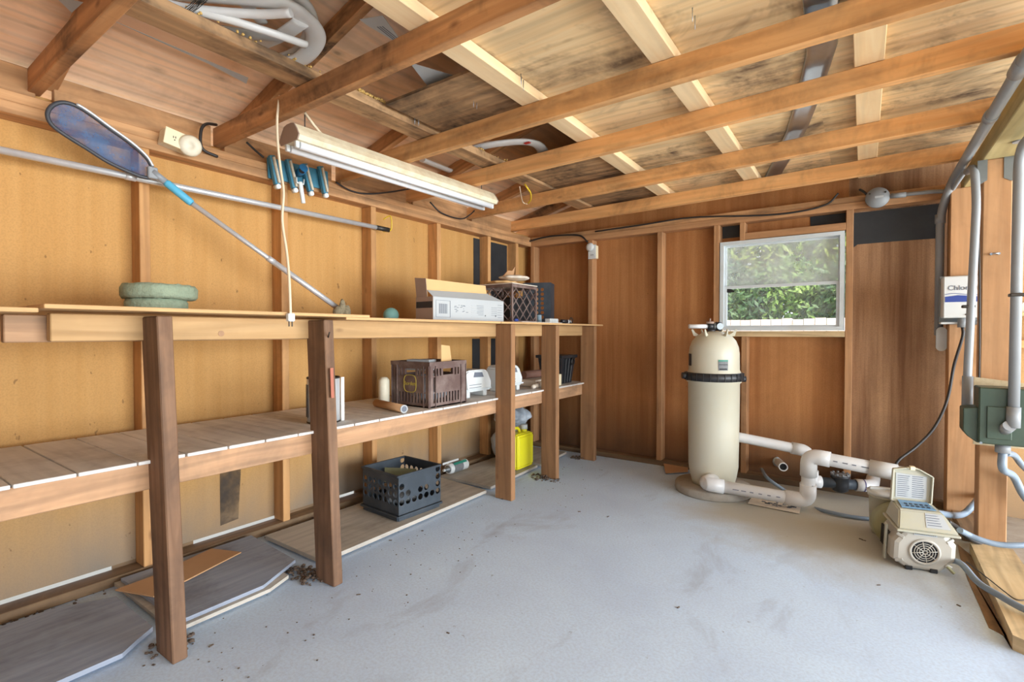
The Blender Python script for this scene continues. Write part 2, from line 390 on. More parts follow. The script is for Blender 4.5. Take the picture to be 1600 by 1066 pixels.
def Rz(a): return M.Rotation(a, 3, 'Z')
def text(s_, size, o, X, Y, mat, name, parent, ext=.0006, sx_=1):
    cu = bpy.data.curves.new('t', 'FONT'); cu.body = s_; cu.size = size; cu.extrude = ext; cu.align_x = 'CENTER'; cu.align_y = 'CENTER'
    ob = bpy.data.objects.new('t', cu); C.objects.link(ob); dg = bpy.context.evaluated_depsgraph_get()
    me = bpy.data.meshes.new_from_object(ob.evaluated_get(dg)); bpy.data.objects.remove(ob)
    X, Y = V(X).normalized(), V(Y).normalized(); N = X.cross(Y)
    for v in me.vertices: v.co = V(o) + X * v.co.x * sx_ + Y * v.co.y + N * v.co.z - WL[parent.name]
    me.materials.clear(); me.materials.append(MATS[mat]); t = bpy.data.objects.new(name, me); C.objects.link(t); t.parent = parent; WL[t.name] = WL[parent.name]; return t

# ------------------------------------------------------------------ setting: floor, walls
LT, LW = .045, .10
XS, XP = -2.88, -2.985          # stud faces / panel of the left wall
YS, YP = 4.44, 4.545            # same for the back wall
b = MB(); b.box((-3.05, -1.6, -.12), (.62, 4.62, 0)); b.build('floor', 'concrete', kind='structure')
b = MB(); b.box((.62, -1.6, -.12), (2.6, 4.62, -.01)); b.build('floor_side', 'slab_grey', kind='structure')
b = MB()
for x0, y0, x1, y1 in ((-40, -40, -3.051, 60), (2.601, -40, 40, 60), (-3.051, 4.621, 2.601, 60), (-3.051, -40, 2.601, -1.601)): b.box((x0, y0, -.2), (x1, y1, -.06))
b.build('ground', 'yard_ground', kind='structure')
wl = struct('wall_left')
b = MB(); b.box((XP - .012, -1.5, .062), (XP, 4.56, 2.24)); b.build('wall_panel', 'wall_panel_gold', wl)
ys_l = [-.62, .24, .978, 1.70, 2.375, 3.05, 3.73, 4.19]
for y in ys_l:
    b = MB(); b.box((XP, y - LT / 2, LT), (XS, y + LT / 2, 2.10), .003); b.build('stud', 'stud_wood', wl)
b = MB(); b.box((XP, -1.5, .0), (XS, 4.44, LT), .003); b.build('sill_plate', 'rotten_wood', wl)
b = MB(); b.box((XP, -1.5, 2.10), (XS + .006, 4.44, 2.15), .003); b.build('top_plate', 'plate_wood', wl)
b = MB(); b.box((XP, -1.5, 2.15), (XS, 4.44, 2.195), .003); b.build('top_plate', 'plate_wood', wl)
b = MB()
for y0, y1 in ((.02, .6), (.66, 1.31), (1.38, 2.07), (2.14, 2.74), (2.81, 3.47), (3.54, 4.16)): b.box((XP + .01, y0, 2.195), (XP + .05, y1, 2.33), .003)
b.build('blocking', 'plate_wood', wl)
b = MB(); b.box((XP, 3.62, 1.2), (XP + .006, 4.15, 2.08)); b.box((XP, 3.6, .7), (XP + .006, 4.1, 1.14)); b.build('tar_paper', 'tar_paper', wl, label='black tar paper showing between the last studs')
b = MB()
b.prism([(0, 0), (.1, .01), (.12, .35), (.05, .6), (.0, .58)], (XP + .002, 1.36, .1), (0, 1, 0), (0, 0, 1), (1, 0, 0), .001); b.build('soot_stain', 'soot', wl)
b = MB()
for y0, y1 in ((-1.5, .1), (.86, 1.22), (1.74, 2.12), (2.28, 3.2), (3.42, 4.5)): b.box((XP - .012, y0, .0), (XP - .001, y1, .062))
b.build('bottom_board', 'rotten_wood', wl)
wb = struct('wall_back')
b = MB()
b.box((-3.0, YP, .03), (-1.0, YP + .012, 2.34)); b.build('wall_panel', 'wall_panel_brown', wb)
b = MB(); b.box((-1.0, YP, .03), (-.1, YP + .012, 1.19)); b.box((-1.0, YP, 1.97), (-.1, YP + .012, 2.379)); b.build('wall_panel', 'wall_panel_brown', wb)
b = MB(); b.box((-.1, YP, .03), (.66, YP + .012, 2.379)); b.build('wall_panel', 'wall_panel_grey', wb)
for x in (-2.86, -2.19, -1.503, -1.02, -.092):
    b = MB(); b.box((x - LT / 2, YS, LT), (x + LT / 2, YP, 2.10), .003); b.build('stud', 'stud_back_wood', wb)
b = MB(); b.box((-.822, YS, LT), (-.777, YP, 1.17), .003); b.build('stud', 'stud_back_wood', wb, label='short stud under the window sill')
b = MB(); b.box((-1.0, YS, 1.165), (-.115, YP, 1.21), .003); b.build('window_sill_plate', 'weathered_pine', wb)
b = MB(); b.box((-.83, YS, 1.955), (-.115, YP, 2.01), .003); b.build('window_header', 'stud_back_wood', wb)
b = MB(); b.box((-.84, YS - .002, 1.95), (-.8, YP, 2.10), .003); b.build('stud', 'stud_back_wood', wb, label='tiny cripple stud above the window')
b = MB(); b.box((-2.88, YS, 0), (.46, YP, LT), .003); b.build('sill_plate', 'rotten_wood', wb)
b = MB(); b.box((-2.88, YS - .002, 2.10), (.44, YP, 2.15), .003); b.build('top_plate', 'stud_back_wood', wb)
b = MB(); b.box((-2.88, YS + .002, 2.15), (.44, YP, 2.195), .003); b.build('top_plate', 'plate_wood', wb)
b = MB()
pts = [(1328, 334), (1470, 318), (1470, 372), (1400, 377), (1340, 382), (1332, 388), (1328, 392)]
pp = [PY(u, v, YP - .004) for u, v in pts]; b.prism([(p.x, p.z) for p in pp], (0, YP - .001, 0), (1, 0, 0), (0, 0, 1), (0, -1, 0), .004); b.build('tar_paper', 'tar_paper', wb, label='torn black tar paper sheet at top right of back wall')
b = MB(); b.box((-.995, YP - .005, 2.0), (-.85, YP - .001, 2.1)); b.box((-.35, YP - .005, 2.02), (-.12, YP - .001, 2.1)); b.build('tar_paper', 'tar_paper', wb, label='dark tar paper scraps above the window')
b = MB(); b.box((.66, YP, -.01), (2.6, YP + .012, 2.379)); b.build('wall_panel', 'far_plywood', wb)
for x in (1.25, 1.95):
    b = MB(); b.box((x, YS, 0), (x + LT, YP, 2.2), .003); b.build('stud', 'stud_back_wood', wb)
# right framed opening
wf = struct('light_block_wall')  # unseen wall added behind the camera to keep sky light off camera-facing sides
b = MB(); b.box((-3.05, -1.62, 0), (.2, -1.6, 2.5)); b.build('wall_panel', 'far_plywood', wf)
for x in (-2.3, -1.5, -.7, .1):
    b = MB(); b.box((x, -1.6, 0), (x + LT, -1.5, 2.1), .003); b.build('stud', 'stud_wood', wf)
wr = struct('wall_right')
b = MB(); b.box((.452, 4.30, 0), (.60, YS, 2.13), .004); b.build('post', 'right_post_pine', wr)
b = MB(); b.box((.52, 3.69, .0), (.635, 3.81, 2.13), .004); b.build('post', 'right_post_pine', wr)
b = MB(); b.box((.515, -1.5, 2.13), (.65, 4.44, 2.23), .004); b.build('header_beam', 'olive_wood', wr)
b = MB(); b.box((.655, -1.5, 2.12), (.69, 4.44, 2.26), .004); b.build('header_beam', 'new_pine', wr)
b = MB()
for x in (.518, .612): b.prism([(0, 0), (.03, .02), (.03, .13), (-.01, .13), (-.01, 0)] if x < .6 else [(.03, 0), (0, .02), (-.0, .13), (.04, .13), (.04, 0)], (x - .012, 3.688, 2.0), (1, 0, 0), (0, 0, 1), (0, -1, 0), .002)
b.build('metal_bracket', 'grey_metal', wr)
b = MB(); b.cyl((.555, 3.688, 1.62), (.555, 3.675, 1.62), .006); b.cyl((.585, 3.688, 1.62), (.585, 3.675, 1.62), .006); b.cyl((.555, 3.676, 1.62), (.585, 3.676, 1.622), .003); b.build('staple', 'galvanised', wr)

# ------------------------------------------------------------------ ceiling
ce = struct('ceiling')
J = [(-.16, -.16, 'joist_wood_stained'), (.62, .62, 'joist_wood_stained'), (1.375, 1.375, 'joist_wood_stained'), (2.16, 2.10, 'joist_wood'), (2.80, 2.62, 'joist_wood'), (3.54, 3.35, 'joist_wood'), (4.23, 4.03, 'joist_wood')]
for yl, yr, mt in J:
    b = MB(); xr = .52; b.board((-2.96, yl - LT / 2, 2.28), (xr, yr - LT / 2, 2.28), LT, LW); b.build('joist', mt, ce)
for x0, x1, y0 in ((-1.41, -1.305, -1.5), (-.745, -.643, -1.5), (-.045, .06, -1.5), (1.2, 1.3, -1.5)):
    b = MB(); b.box((x0, y0, 2.332), (x1, 4.5, 2.378), .003); b.build('purlin', 'new_pine', ce)
b = MB(); b.box((-1.38, -1.55, 2.396), (2.6, 4.62, 2.42)); b.build('seam_light_block', 'tar_paper', ce)  # unseen layer added to stop sky light through the sheathing seams
def plyuv(b): b.bm.normal_update(); b._uv(list(b.bm.faces), V((1, 0, 0)), V((0, 1, 0)), V((0, 0, 1)), V((0, 0, 0)))
ply = [(-1.5, 1.25), (1.25, 2.42), (2.42, 3.65), (3.65, 4.6)]
for i, (y0, y1) in enumerate(ply):
    b = MB(); b.box((-1.41 if i < 3 else -2.05, y0, 2.38), (-.198, y1 - .002, 2.392)); plyuv(b); b.build('roof_sheathing', 'ply_pale', ce)
    b = MB(); b.box((-.198, y0 - .3, 2.38), (2.6, y1 - .302, 2.392)); plyuv(b); b.build('roof_sheathing', 'ply_pale', ce)
b = MB(); b.box((-.196, 4.29, 2.38), (2.6, 4.62, 2.392)); b.build('roof_sheathing', 'ply_pale', ce)
for y0, y1, x0 in ((1.72, 2.2, -1.99), (2.86, 4.3, -2.02)):
    b = MB(); b.box((x0, y0, 2.352), (-1.412, y1, 2.366)); plyuv(b); b.build('roof_sheathing', 'ply_dark', ce, label='blackened mouldy plywood sheet')
sl = .27
def roofz(x): return 2.345 + sl * (x + 3.0)
b = MB()
xe = -.9
b.prism([(-3.35, roofz(-3.35)), (xe, roofz(xe)), (xe, roofz(xe) + .015), (-3.35, roofz(-3.35) + .015)], (0, -1.5, 0), (1, 0, 0), (0, 0, 1), (0, 1, 0), 6.1)
fs = b.bm.faces; b._uv(list(fs), V((0, 1, 0)), V((1, 0, 0)), V((0, 0, 1)), V((0, 0, 0))); b.build('roof_sheathing', 'ply_pink', ce)
b = MB(); b.box((xe - .02, -1.5, 2.392), (xe, 4.6, roofz(xe))); b.build('attic_board', 'ply_brown', ce)
b = MB(); b.prism([(-3.4, 2.0), (xe, 2.3), (xe, roofz(xe)), (-3.4, roofz(-3.4))], (0, 4.56, 0), (1, 0, 0), (0, 0, 1), (0, 1, 0), .012); b.build('gable_board', 'ply_brown', ce)
for y in (-.1, .655, 1.42, 2.2, 2.86, 3.6, 4.28):
    b = MB(); b.board((-2.97, y, roofz(-2.97) - .045), (-.95, y, roofz(-.95) - .045), .04, .085); b.build('rafter', 'joist_wood_stained', ce)
for u, v in ((1082, 12), (1086, 25), (814, 115), (818, 125), (648, 180), (654, 182), (740, 152), (745, 155), (560, 290), (815, 120)):
    p = PZ(u, v, 2.37); b = MB(); b.cyl(p, p - V((0, 0, .05)), .0022, .0008, n=6); b.build('nail', 'galvanised', ce)
# loose plank on the joists
b = MB(); b.box((-2.17, -1.4, 2.335), (-2.03, 4.3, 2.38), .004); b.build('plank', 'ply_dark', None, 'stained dark plank lying flat on top of the ceiling joists', 'plank')
fl = MB()
for i in range(420):
    y = rnd(1.5, 2.12) if i < 300 else rnd(.3, 4.0); fl.ball((rnd(-2.05, -2.031), y, 2.383 + rnd(0, .012)), rnd(.003, .008), n=1, jit=.3)
fl.build('insulation_fluff', 'insulation_fluff', None, 'crumbs of tan insulation along the edge of the plank overhead', 'debris', kind='stuff')
# galvanised strip
mid = [(1296, 5), (1284, 75), (1262, 155), (1246, 200), (1224, 245), (1200, 288)]
b = MB(); L = []
for u, v in mid:
    p = PZ(u, v, 2.374); L.append(p)
L[0] = L[0] - V((0, .5, 0))
for p, q in zip(L, L[1:]):
    pass
prof = [(-.055, 0), (-.05, -.012), (-.02, -.008), (.02, -.012), (.05, -.008), (.055, .0)]
rings = [[b.bm.verts.new(p + V((x, 0, z))) for x, z in prof + [(x, z + .002) for x, z in prof[::-1]]] for p in L]
b.skin(rings, True, True); b.build('metal_strip', 'galvanised', None, 'long dull galvanised metal strip wedged above the joists', 'metal strip')
# label sheets in the attic
def sheet(pts, name, mat, label, cat, marks=None, group=None, th=.0015):
    A = [V(p) for p in pts]; X = (A[1] - A[0]).normalized(); N = X.cross(A[2] - A[0]).normalized(); Y = N.cross(X)
    b = MB(); b.prism([((p - A[0]).dot(X), (p - A[0]).dot(Y)) for p in A], A[0], X, Y, N, th)
    loc = sum(A, V()) / len(A); o = b.build(name, mat, None, label, cat, group, loc=loc)
    if marks:
        W, H = (A[1] - A[0]).length, abs((A[-1] - A[0]).dot(Y)); sg = 1 if (A[-1] - A[0]).dot(Y) > 0 else -1
        for mm, items in marks.items():
            b = MB()
            for x, y, w_, h_ in items: 
                for off in (-.0012, th + .0002): b.prism([(x * W, sg * y * H), ((x + w_) * W, sg * y * H), ((x + w_) * W, sg * (y + h_) * H), (x * W, sg * (y + h_) * H)], A[0] + N * off, X, Y, N, .001)
            b.build('print', mm, o)
    return o
lines = [(.1, .12 + .1 * i, rnd(.4, .75), .04) for i in range(8)]
sheet([PZ(562, 30, 2.42), PZ(575, 40, 2.42), PZ(635, 75, 2.41), PZ(600, 12, 2.42)], 'printed_sheet', 'box_white', 'printed white sheet tucked under the roof near the top edge', 'paper', {'print_grey': [(1.2, .3 + .1 * i, 2.6, .04) for i in range(3)]})
sheet([PZ(640, 98, 2.40), PZ(715, 120, 2.40), PZ(672, 140, 2.40)], 'printed_sheet', 'box_white', 'white printed sheet lying against the blackened plywood', 'paper', None)
sheet([PZ(744, 186, 2.36), PZ(786, 172, 2.36), PZ(786, 178, 2.36), PZ(748, 190, 2.36)], 'paper_strip', 'box_white', 'short white strip poking out above a joist', 'paper')
sheet([PZ(178, 33, 2.40), PZ(388, 122, 2.40), PZ(385, 131, 2.40), PZ(326, 100, 2.40)], 'paper_strip', 'box_white', 'long thin white strip beside the loose plank overhead', 'paper')
sheet([PZ(85, -6, 2.42), PZ(130, 4, 2.42), PZ(112, 20, 2.42)], 'paper_strip', 'box_white', 'white scrap above the left roof panel at the top edge', 'paper')
# coiled white hoses/vinyl strips
def strip(pts, wdt, th, name, label, cat='vinyl strip', mat='pvc_white', group=None):
    b = MB(); q = spline(pts, 8); rings = []
    for i, p in enumerate(q):
        T = (q[min(i + 1, len(q) - 1)] - q[max(i - 1, 0)]).normalized(); W = T.cross(V((0, 0, 1))).normalized(); U = W.cross(T)
        rings.append([b.bm.verts.new(p + W * (wdt / 2 * math.cos(a)) + U * (th / 2 * math.sin(a))) for a in [2 * PI * k / 12 for k in range(12)]])
    b.skin(rings); return b.build(name, mat, None, label, cat, group)
Z1 = 2.46
strip([PZ(240, -14, Z1), PZ(420, 2, Z1), PZ(478, 30, Z1 + .02), PZ(493, 62, Z1 + .02), PZ(470, 92, Z1), PZ(425, 100, Z1 - .02), PZ(380, 88, Z1 - .03)], .085, .035, 'vinyl_tubing', 'widest white coiled flat tubing curving at the top edge')
strip([PZ(445, -20, Z1 + .05), PZ(478, 10, Z1 + .05), PZ(486, 45, Z1 + .05), PZ(468, 78, Z1 + .05), PZ(430, 95, Z1 + .03)], .06, .03, 'vinyl_tubing', 'inner white tubing loop nested in the wide overhead coil')
strip([PZ(235, 0, Z1 - .05), PZ(300, 14, Z1 - .05), PZ(400, 22, Z1 - .04), PZ(455, 20, Z1 - .04)], .04, .03, 'vinyl_tubing', 'straight white tube crossing above the loose plank at the coil')
strip([PZ(262, 10, Z1 - .05), PZ(340, 26, Z1 - .06), PZ(420, 50, Z1 - .06), PZ(478, 70, Z1 - .04)], .036, .028, 'vinyl_tubing', 'white tube slanting down into the coil bend')
strip([PZ(336, 46, Z1 - .03), PZ(380, 52, Z1 - .03), PZ(440, 58, Z1 - .02)], .07, .02, 'vinyl_tubing', 'short wide white strip with square cut end in the coil')
strip([PZ(395, 74, Z1), PZ(440, 55, Z1), PZ(470, 35, Z1)], .07, .02, 'vinyl_tubing', 'white strip curling up inside the coil')
strip([PZ(330, -12, Z1 + .03), PZ(380, 5, Z1 + .03), PZ(410, 35, Z1 + .03)], .05, .02, 'vinyl_tubing', 'white strip behind the wire tied tubes at the top edge')
strip([PZ(722, 236, 2.42), PZ(775, 225, 2.42), PZ(825, 222, 2.43), PZ(847, 234, 2.44), PZ(848, 262, 2.44)], .08, .03, 'vinyl_tubing', 'bent white tube with red mark beyond the second joist')
b = MB(); p = PZ(824, 224, 2.41); b.box(p - V((.02, .012, 0)), p + V((.02, .012, .004))); b.build('red_label', 'print_red', None, 'small red label stuck on the bent white tube overhead', 'label')
strip([PZ(730, 240, 2.42), PZ(770, 255, 2.42), PZ(812, 262, 2.41)], .035, .02, 'vinyl_tubing', 'upper of two thin white strips fanning from the plank')
strip([PZ(735, 243, 2.41), PZ(765, 258, 2.41), PZ(790, 268, 2.40)], .03, .02, 'vinyl_tubing', 'lower of two thin white strips fanning from the plank')
strip([PZ(660, 250, 2.42), PZ(690, 262, 2.42), PZ(712, 272, 2.42), PZ(716, 286, 2.42)], .06, .03, 'vinyl_tubing', 'hooked white tube above the far half of the lamp')
strip([PZ(708, 284, 2.42), PZ(738, 278, 2.42)], .03, .02, 'vinyl_tubing', 'stubby white strip end beside the hooked tube')
b = MB()
for i in range(7):
    c = PZ(294 + i * 3, 10 + rnd(-1, 1), 2.41); b.tube([c + V((.05 * math.cos(a), .02 * math.sin(a) + rnd(-.002, .002), .03 * math.sin(a))) for a in [2 * PI * k / 12 for k in range(13)]], .0012, 5)
b.build('tie_wire', 'steel_dark', None, 'thin wire wound around the white tubes overhead', 'wire')

# ------------------------------------------------------------------ window and yard
wn = struct('window_1')
x0, x1, z0, z1 = -.99, -.122, 1.215, 1.95
def frame(b, x0, x1, z0, z1, t, y0, y1):
    b.box((x0, y0, z0), (x0 + t, y1, z1)); b.box((x1 - t, y0, z0), (x1, y1, z1)); b.box((x0 + t, y0, z0), (x1 - t, y1, z0 + t)); b.box((x0 + t, y0, z1 - t), (x1 - t, y1, z1))
b = MB(); frame(b, x0, x1, z0, z1, .028, YS - .004, YP + .03); b.build('window_frame', 'white_vinyl', wn)
b = MB(); frame(b, x0 + .028, x1 - .028, 1.565, z1 - .028, .012, YS + .05, YS + .07); b.build('upper_sash', 'white_vinyl', wn)
b = MB(); frame(b, x0 + .028, x1 - .028, z0 + .02, 1.585, .022, YS + .02, YS + .048); b.build('lower_sash', 'white_vinyl', wn)
b = MB(); b.box((x0 + .04, YS + .057, 1.57), (x1 - .04, YS + .061, z1 - .04)); b.build('window_pane', 'pane_hazy', wn)
b = MB(); b.box((x0 + .05, YS + .032, z0 + .04), (x1 - .05, YS + .036, 1.565)); b.build('window_pane', 'pane_clear', wn)
p = PY(1138, 455, YS + .028); b = MB(); b.prism([(-.025, 0), (-.01, .02), (.02, .015), (.05, .0), (.045, -.012), (-.02, -.012)], p, (1, 0, 0), (0, 0, 1), (0, -1, 0), .003); b.build('tape_scrap', 'dark_plastic', wn)
fn = thing('board_fence', 'pale wooden board fence seen low through the window', 'fence', (-3, 9.2, -.06))
b = MB()
for i in range(60): b.box((-9 + i * .155, 9.2, -.06), (-9 + i * .155 + .148, 9.22, 1.42 + rnd(-.012, .012)))
b.build('fence_boards', 'fence_wood', fn)
b = MB(); b.box((-9, 9.22, .9), (.3, 9.26, .98)); b.build('fence_rail', 'fence_wood', fn)
def shrub(x, y, z, r, h, mat, label, n, ls, name='shrub'):
    t = thing(name, label, 'shrub' if name == 'shrub' else 'tree', (x, y, -.06), 'greenery beyond the fence'); b = MB()
    for i in range(n):
        a, c = rnd(0, 2 * PI), rnd(-1, 1); q = rnd(.55, 1) ** .5; s2 = math.sqrt(1 - c * c)
        p = V((x + r * q * s2 * math.cos(a), y + r * .7 * q * s2 * math.sin(a), z + h * q * c)) + V((rnd(-.1, .1), rnd(-.1, .1), rnd(-.1, .1)))
        p.z = max(p.z, .1)
        A = V((rnd(-1, 1), rnd(-1, 1), rnd(-1, 1))).normalized(); B = A.orthogonal().normalized(); l_ = ls * rnd(.6, 1.3)
        vs = [b.bm.verts.new(p + A * l_), b.bm.verts.new(p + B * l_ * .45), b.bm.verts.new(p - A * l_), b.bm.verts.new(p - B * l_ * .45)]; b.bm.faces.new(vs)
    b.build('foliage', mat, t)
    b = MB(); b.tube([(x, y, -.06), (x + .05, y, z * .5), (x, y, z)], [.09, .07, .04], 8); b.build('trunk', 'rotten_wood', t)
shrub(-2.5, 10.6, 1.5, 1.2, 1.15, 'leaf_dark', 'dark green bushy shrub behind the fence at window left', 5200, .075)
shrub(-1.2, 10.9, 1.4, 1.1, 1.2, 'leaf_green', 'middle green shrub behind the fence in the lower pane', 5200, .075)
shrub(.1, 10.6, 1.5, 1.0, 1.1, 'leaf_dark', 'green shrub behind the fence at window right', 4600, .075)
shrub(-3.0, 13.6, 3.2, 1.9, 2.2, 'leaf_pale', 'tall pale green tree filling the upper pane at left', 12000, .13, 'tree')
shrub(.2, 13.8, 2.8, 1.9, 2.0, 'leaf_pale', 'pale green tree in the upper pane, right of the tallest', 11000, .13, 'tree')
shrub(-6.2, 13.0, 2.6, 1.4, 2.2, 'leaf_green', 'green tree at the far left edge of the window view', 3500, .1, 'tree')

# ------------------------------------------------------------------ workbench with shelves
wbn = thing('workbench', 'long homemade wooden bench with a lower shelf along the left wall', 'workbench', (-2.45, 2.0, 0))
XR = -2.17
b = MB(); b.board((XR - LT / 2, .47, 1.216), (XR - LT / 2, 4.34, 1.216), LT, .092); b.build('front_rail', 'rail_pine', wbn)
b = MB(); b.board((XR - LT - .03, .37, 1.212), (XR - LT - .03, 2.2, 1.212), LT, .09); b.build('inner_rail', 'rail_dark', wbn)
b = MB(); b.cyl((XR - .001, 1.0, 1.195), (XR + .002, 1.0, 1.195), .012); b.build('wood_plug', 'rail_dark', wbn)
b = MB(); b.box((XS + .002, -1.3, 1.17), (XS + LT, 4.3, 1.258), .003); b.build('back_rail', 'stud_wood', wbn)
b = MB()
tops = [(-1.3, .42, -2.03, .0), (.42, 1.63, -2.0, .012), (1.50, 2.75, -2.02, .0), (2.75, 4.38, -2.02, .0)]
for i, (y0, y1, xf, dz) in enumerate(tops):
    b = MB(); b.box((-2.878, y0, 1.26 + dz), (xf, y1 - .006, 1.274 + dz), .002); b.build('top_board', 'bench_top', wbn)
legs = [((220, 267), .80, -2.02, .0), ((486, 525), 1.47, -2.02, 0), ((753, 786), 2.93, -2.03, 1), ((835, 863), 3.56, -2.03, 1), ((893, 918), 4.28, -2.04, 1)]
for (uu, yb, xf, wm) in legs:
    lean = -.02 if yb < 2 else 0
    b = MB(); b.board((xf - .075 + lean, yb - .02 + (-.03 if yb < 2 else 0), 1.258), (xf - .075, yb - .02, 0), .145, .05, up=(0, 1, 0), bev=.004)
    b.build('leg', 'post_wood_warm' if wm else 'post_wood', wbn)
b = MB(); b.board((XR - LT / 2, -1.3, .665), (XR - LT / 2, 4.3, .665), LT, .10); b.build('lower_rail', 'rail_dark', wbn)
b = MB(); b.board((XS + .025, -1.3, .665), (XS + .025, 4.3, .665), LT, .10); b.build('lower_rail', 'rail_dark', wbn)
y = -1.3
while y < 4.3:
    wd = rnd(.155, .175); b = MB(); b.obox((-2.51, y + wd / 2, .7215), (.72, wd - .006, .013), Rz(rnd(-.006, .006)), .002); b.build('shelf_board', 'grey_plank', wbn); y += wd
q = PX(521, 575, -2.019); b = MB(); b.obox((-2.0205, 1.42, q.z - .07), (.003, .016, .14), M.Rotation(.03, 3, 'X')); b.build('pink_mark', 'pink_paint', wbn)
b = MB(); q = V((-2.05, 1.42, 1.17)); b.cyl(q, q + V((.04, -.02, .03)), .003, n=6); b.build('nail', 'steel_dark', wbn)
# boards and plywood on the ground below
def slab(pts, z0, z1, name, mat, label, cat, L=(0, 1, 0)):
    b = MB(); b.prism([(p[0], p[1]) for p in pts], (0, 0, z0), (1, 0, 0), (0, 1, 0), (0, 0, 1), z1 - z0)
    b._uv(list(b.bm.faces), V(L), V((1, 0, 0)) if L[1] else V((0, 1, 0)), V((0, 0, 1)), V((0, 0, 0))); return b.build(name, mat, None, label, cat)
slab([(-2.8, -1.2), (-2.2, -1.2), (-2.2, .66), (-2.25, .72), (-2.3, .79), (-2.7, .79), (-2.8, .6)], .012, .03, 'plywood_board', 'grey_ply', 'blue grey plywood board on the floor nearest the camera', 'board')
slab([(-2.86, .83), (-2.21, .83), (-2.21, 1.22), (-2.26, 1.34), (-2.86, 1.36)], .012, .028, 'plywood_board', 'tan_ply', 'lower plywood sheet between the first and second bench legs', 'board')
slab([(-2.84, .85), (-2.23, .86), (-2.23, 1.2), (-2.35, 1.43), (-2.84, 1.46)], .030, .046, 'plywood_board', 'grey_ply', 'upper layered plywood sheet between the first two bench legs', 'board')
slab([(-2.8, 1.52), (-2.26, 1.52), (-2.27, 2.9), (-2.8, 2.95)], .012, .034, 'plywood_board', 'tan_ply', 'long plywood board under the black crate', 'board')
slab([(-2.82, 3.0), (-2.3, 2.99), (-2.34, 3.72), (-2.82, 3.72)], .010, .03, 'plywood_board', 'tan_ply', 'short plywood board under the yellow jug', 'board')
slab([(-2.82, 3.76), (-2.33, 3.76), (-2.37, 4.3), (-2.82, 4.3)], .010, .03, 'plywood_board', 'tan_ply', 'last plywood board in the back corner under the bench', 'board')
pc = [PZ(180, 920, .06), PZ(240, 932, .055), PZ(295, 905, .055), PZ(377, 862, .058), PZ(330, 853, .07), PZ(240, 895, .07)]
slab([(p.x, p.y) for p in pc], .050, .056, 'cardboard_sheet', 'cardboard', 'brown corrugated cardboard sheet on the floor by the nearest bench leg', 'cardboard')
# dirt
b = MB()
def heap(cx, cy, rx, ry, n, zmax, zb=.0):
    for i in range(n):
        a, q = rnd(0, 2 * PI), rnd(0, 1); r = rnd(.004, .012); b.ball((cx + rx * q * math.cos(a), cy + ry * q * math.sin(a), zb + r * .5 + zmax * (1 - q) * rnd(0, 1)), r, (1, 1, .6), 1, .3)
for (cx, cy, rx, ry, n) in ((-2.16, .80, .09, .08, 60), (-2.2, 1.44, .12, .09, 100), (-2.13, 2.93, .06, .05, 20), (-2.13, 3.5, .14, .10, 90), (-2.2, 4.25, .1, .06, 60), (-2.3, 1.40, .1, .1, 40)): heap(cx, cy, rx, ry, n, .02)
for i in range(260):
    y = rnd(-.3, 4.3); r = rnd(.003, .01); b.ball((rnd(-2.87, -2.80), y, .012 + r * .5), r, (1, 1, .6), 1, .3)
for i in range(150):
    y = rnd(.2, 4.0); r = rnd(.0015, .0045); b.ball((rnd(-2.2, -1.6) , y, r * .5), r, (1, 1, .5), 1, .3)
b.build('dirt', 'dirt', None, 'loose dirt and crumbs along the wall and around the bench legs', 'dirt', kind='stuff')
b = MB()
for u, v in ((950, 808), (1345, 843), (1350, 845), (1498, 947), (700, 990), (610, 845), (660, 830), (330, 1010), (240, 1040), (1373, 915), (1060, 950), (905, 800), (560, 930)):
    p = PZ(u, v, 0); b.obox(p + V((0, 0, .002)), (rnd(.008, .02), rnd(.004, .008), .003), Rz(rnd(0, 3)))
b.build('leaf_crumbs', 'dirt', None, 'dry leaf crumbs scattered over the concrete', 'debris', kind='stuff')

# ------------------------------------------------------------------ poles, net, things hung on the left wall
b = MB(); A = PX(-60, 222, -2.83); B_ = PX(600, 358, -2.845); b.cyl(A, B_, .0155, n=16)
pt = thing('telescopic_pole', 'long horizontal aluminium pool pole hung across the left wall studs', 'pole', A)
b.build('pole_tube', 'aluminium', pt)
def along(a, b_, t): return a + (b_ - a) * t
b = MB(); b.cyl(along(A, B_, .25), along(A, B_, .27), .0185, n=16); b.build('collar', 'aluminium', pt)
b = MB(); b.cyl(along(A, B_, .965), B_ + (B_ - A).normalized() * .045, .017, n=16); b.build('end_grip', 'steel_dark', pt)
hk = PX(607, 352, -2.85)
b = MB(); b.tube(spline([hk + V((-.02, -.03, .04)), hk + V((.03, -.01, .06)), hk + V((.035, 0, 0)), hk + V((.02, .0, -.04)), hk + V((-.02, -.03, -.05))]), .0045, 8)
b.build('hook', 'yellow_wire', None, 'small wire hook holding the end of the horizontal pole', 'hook')
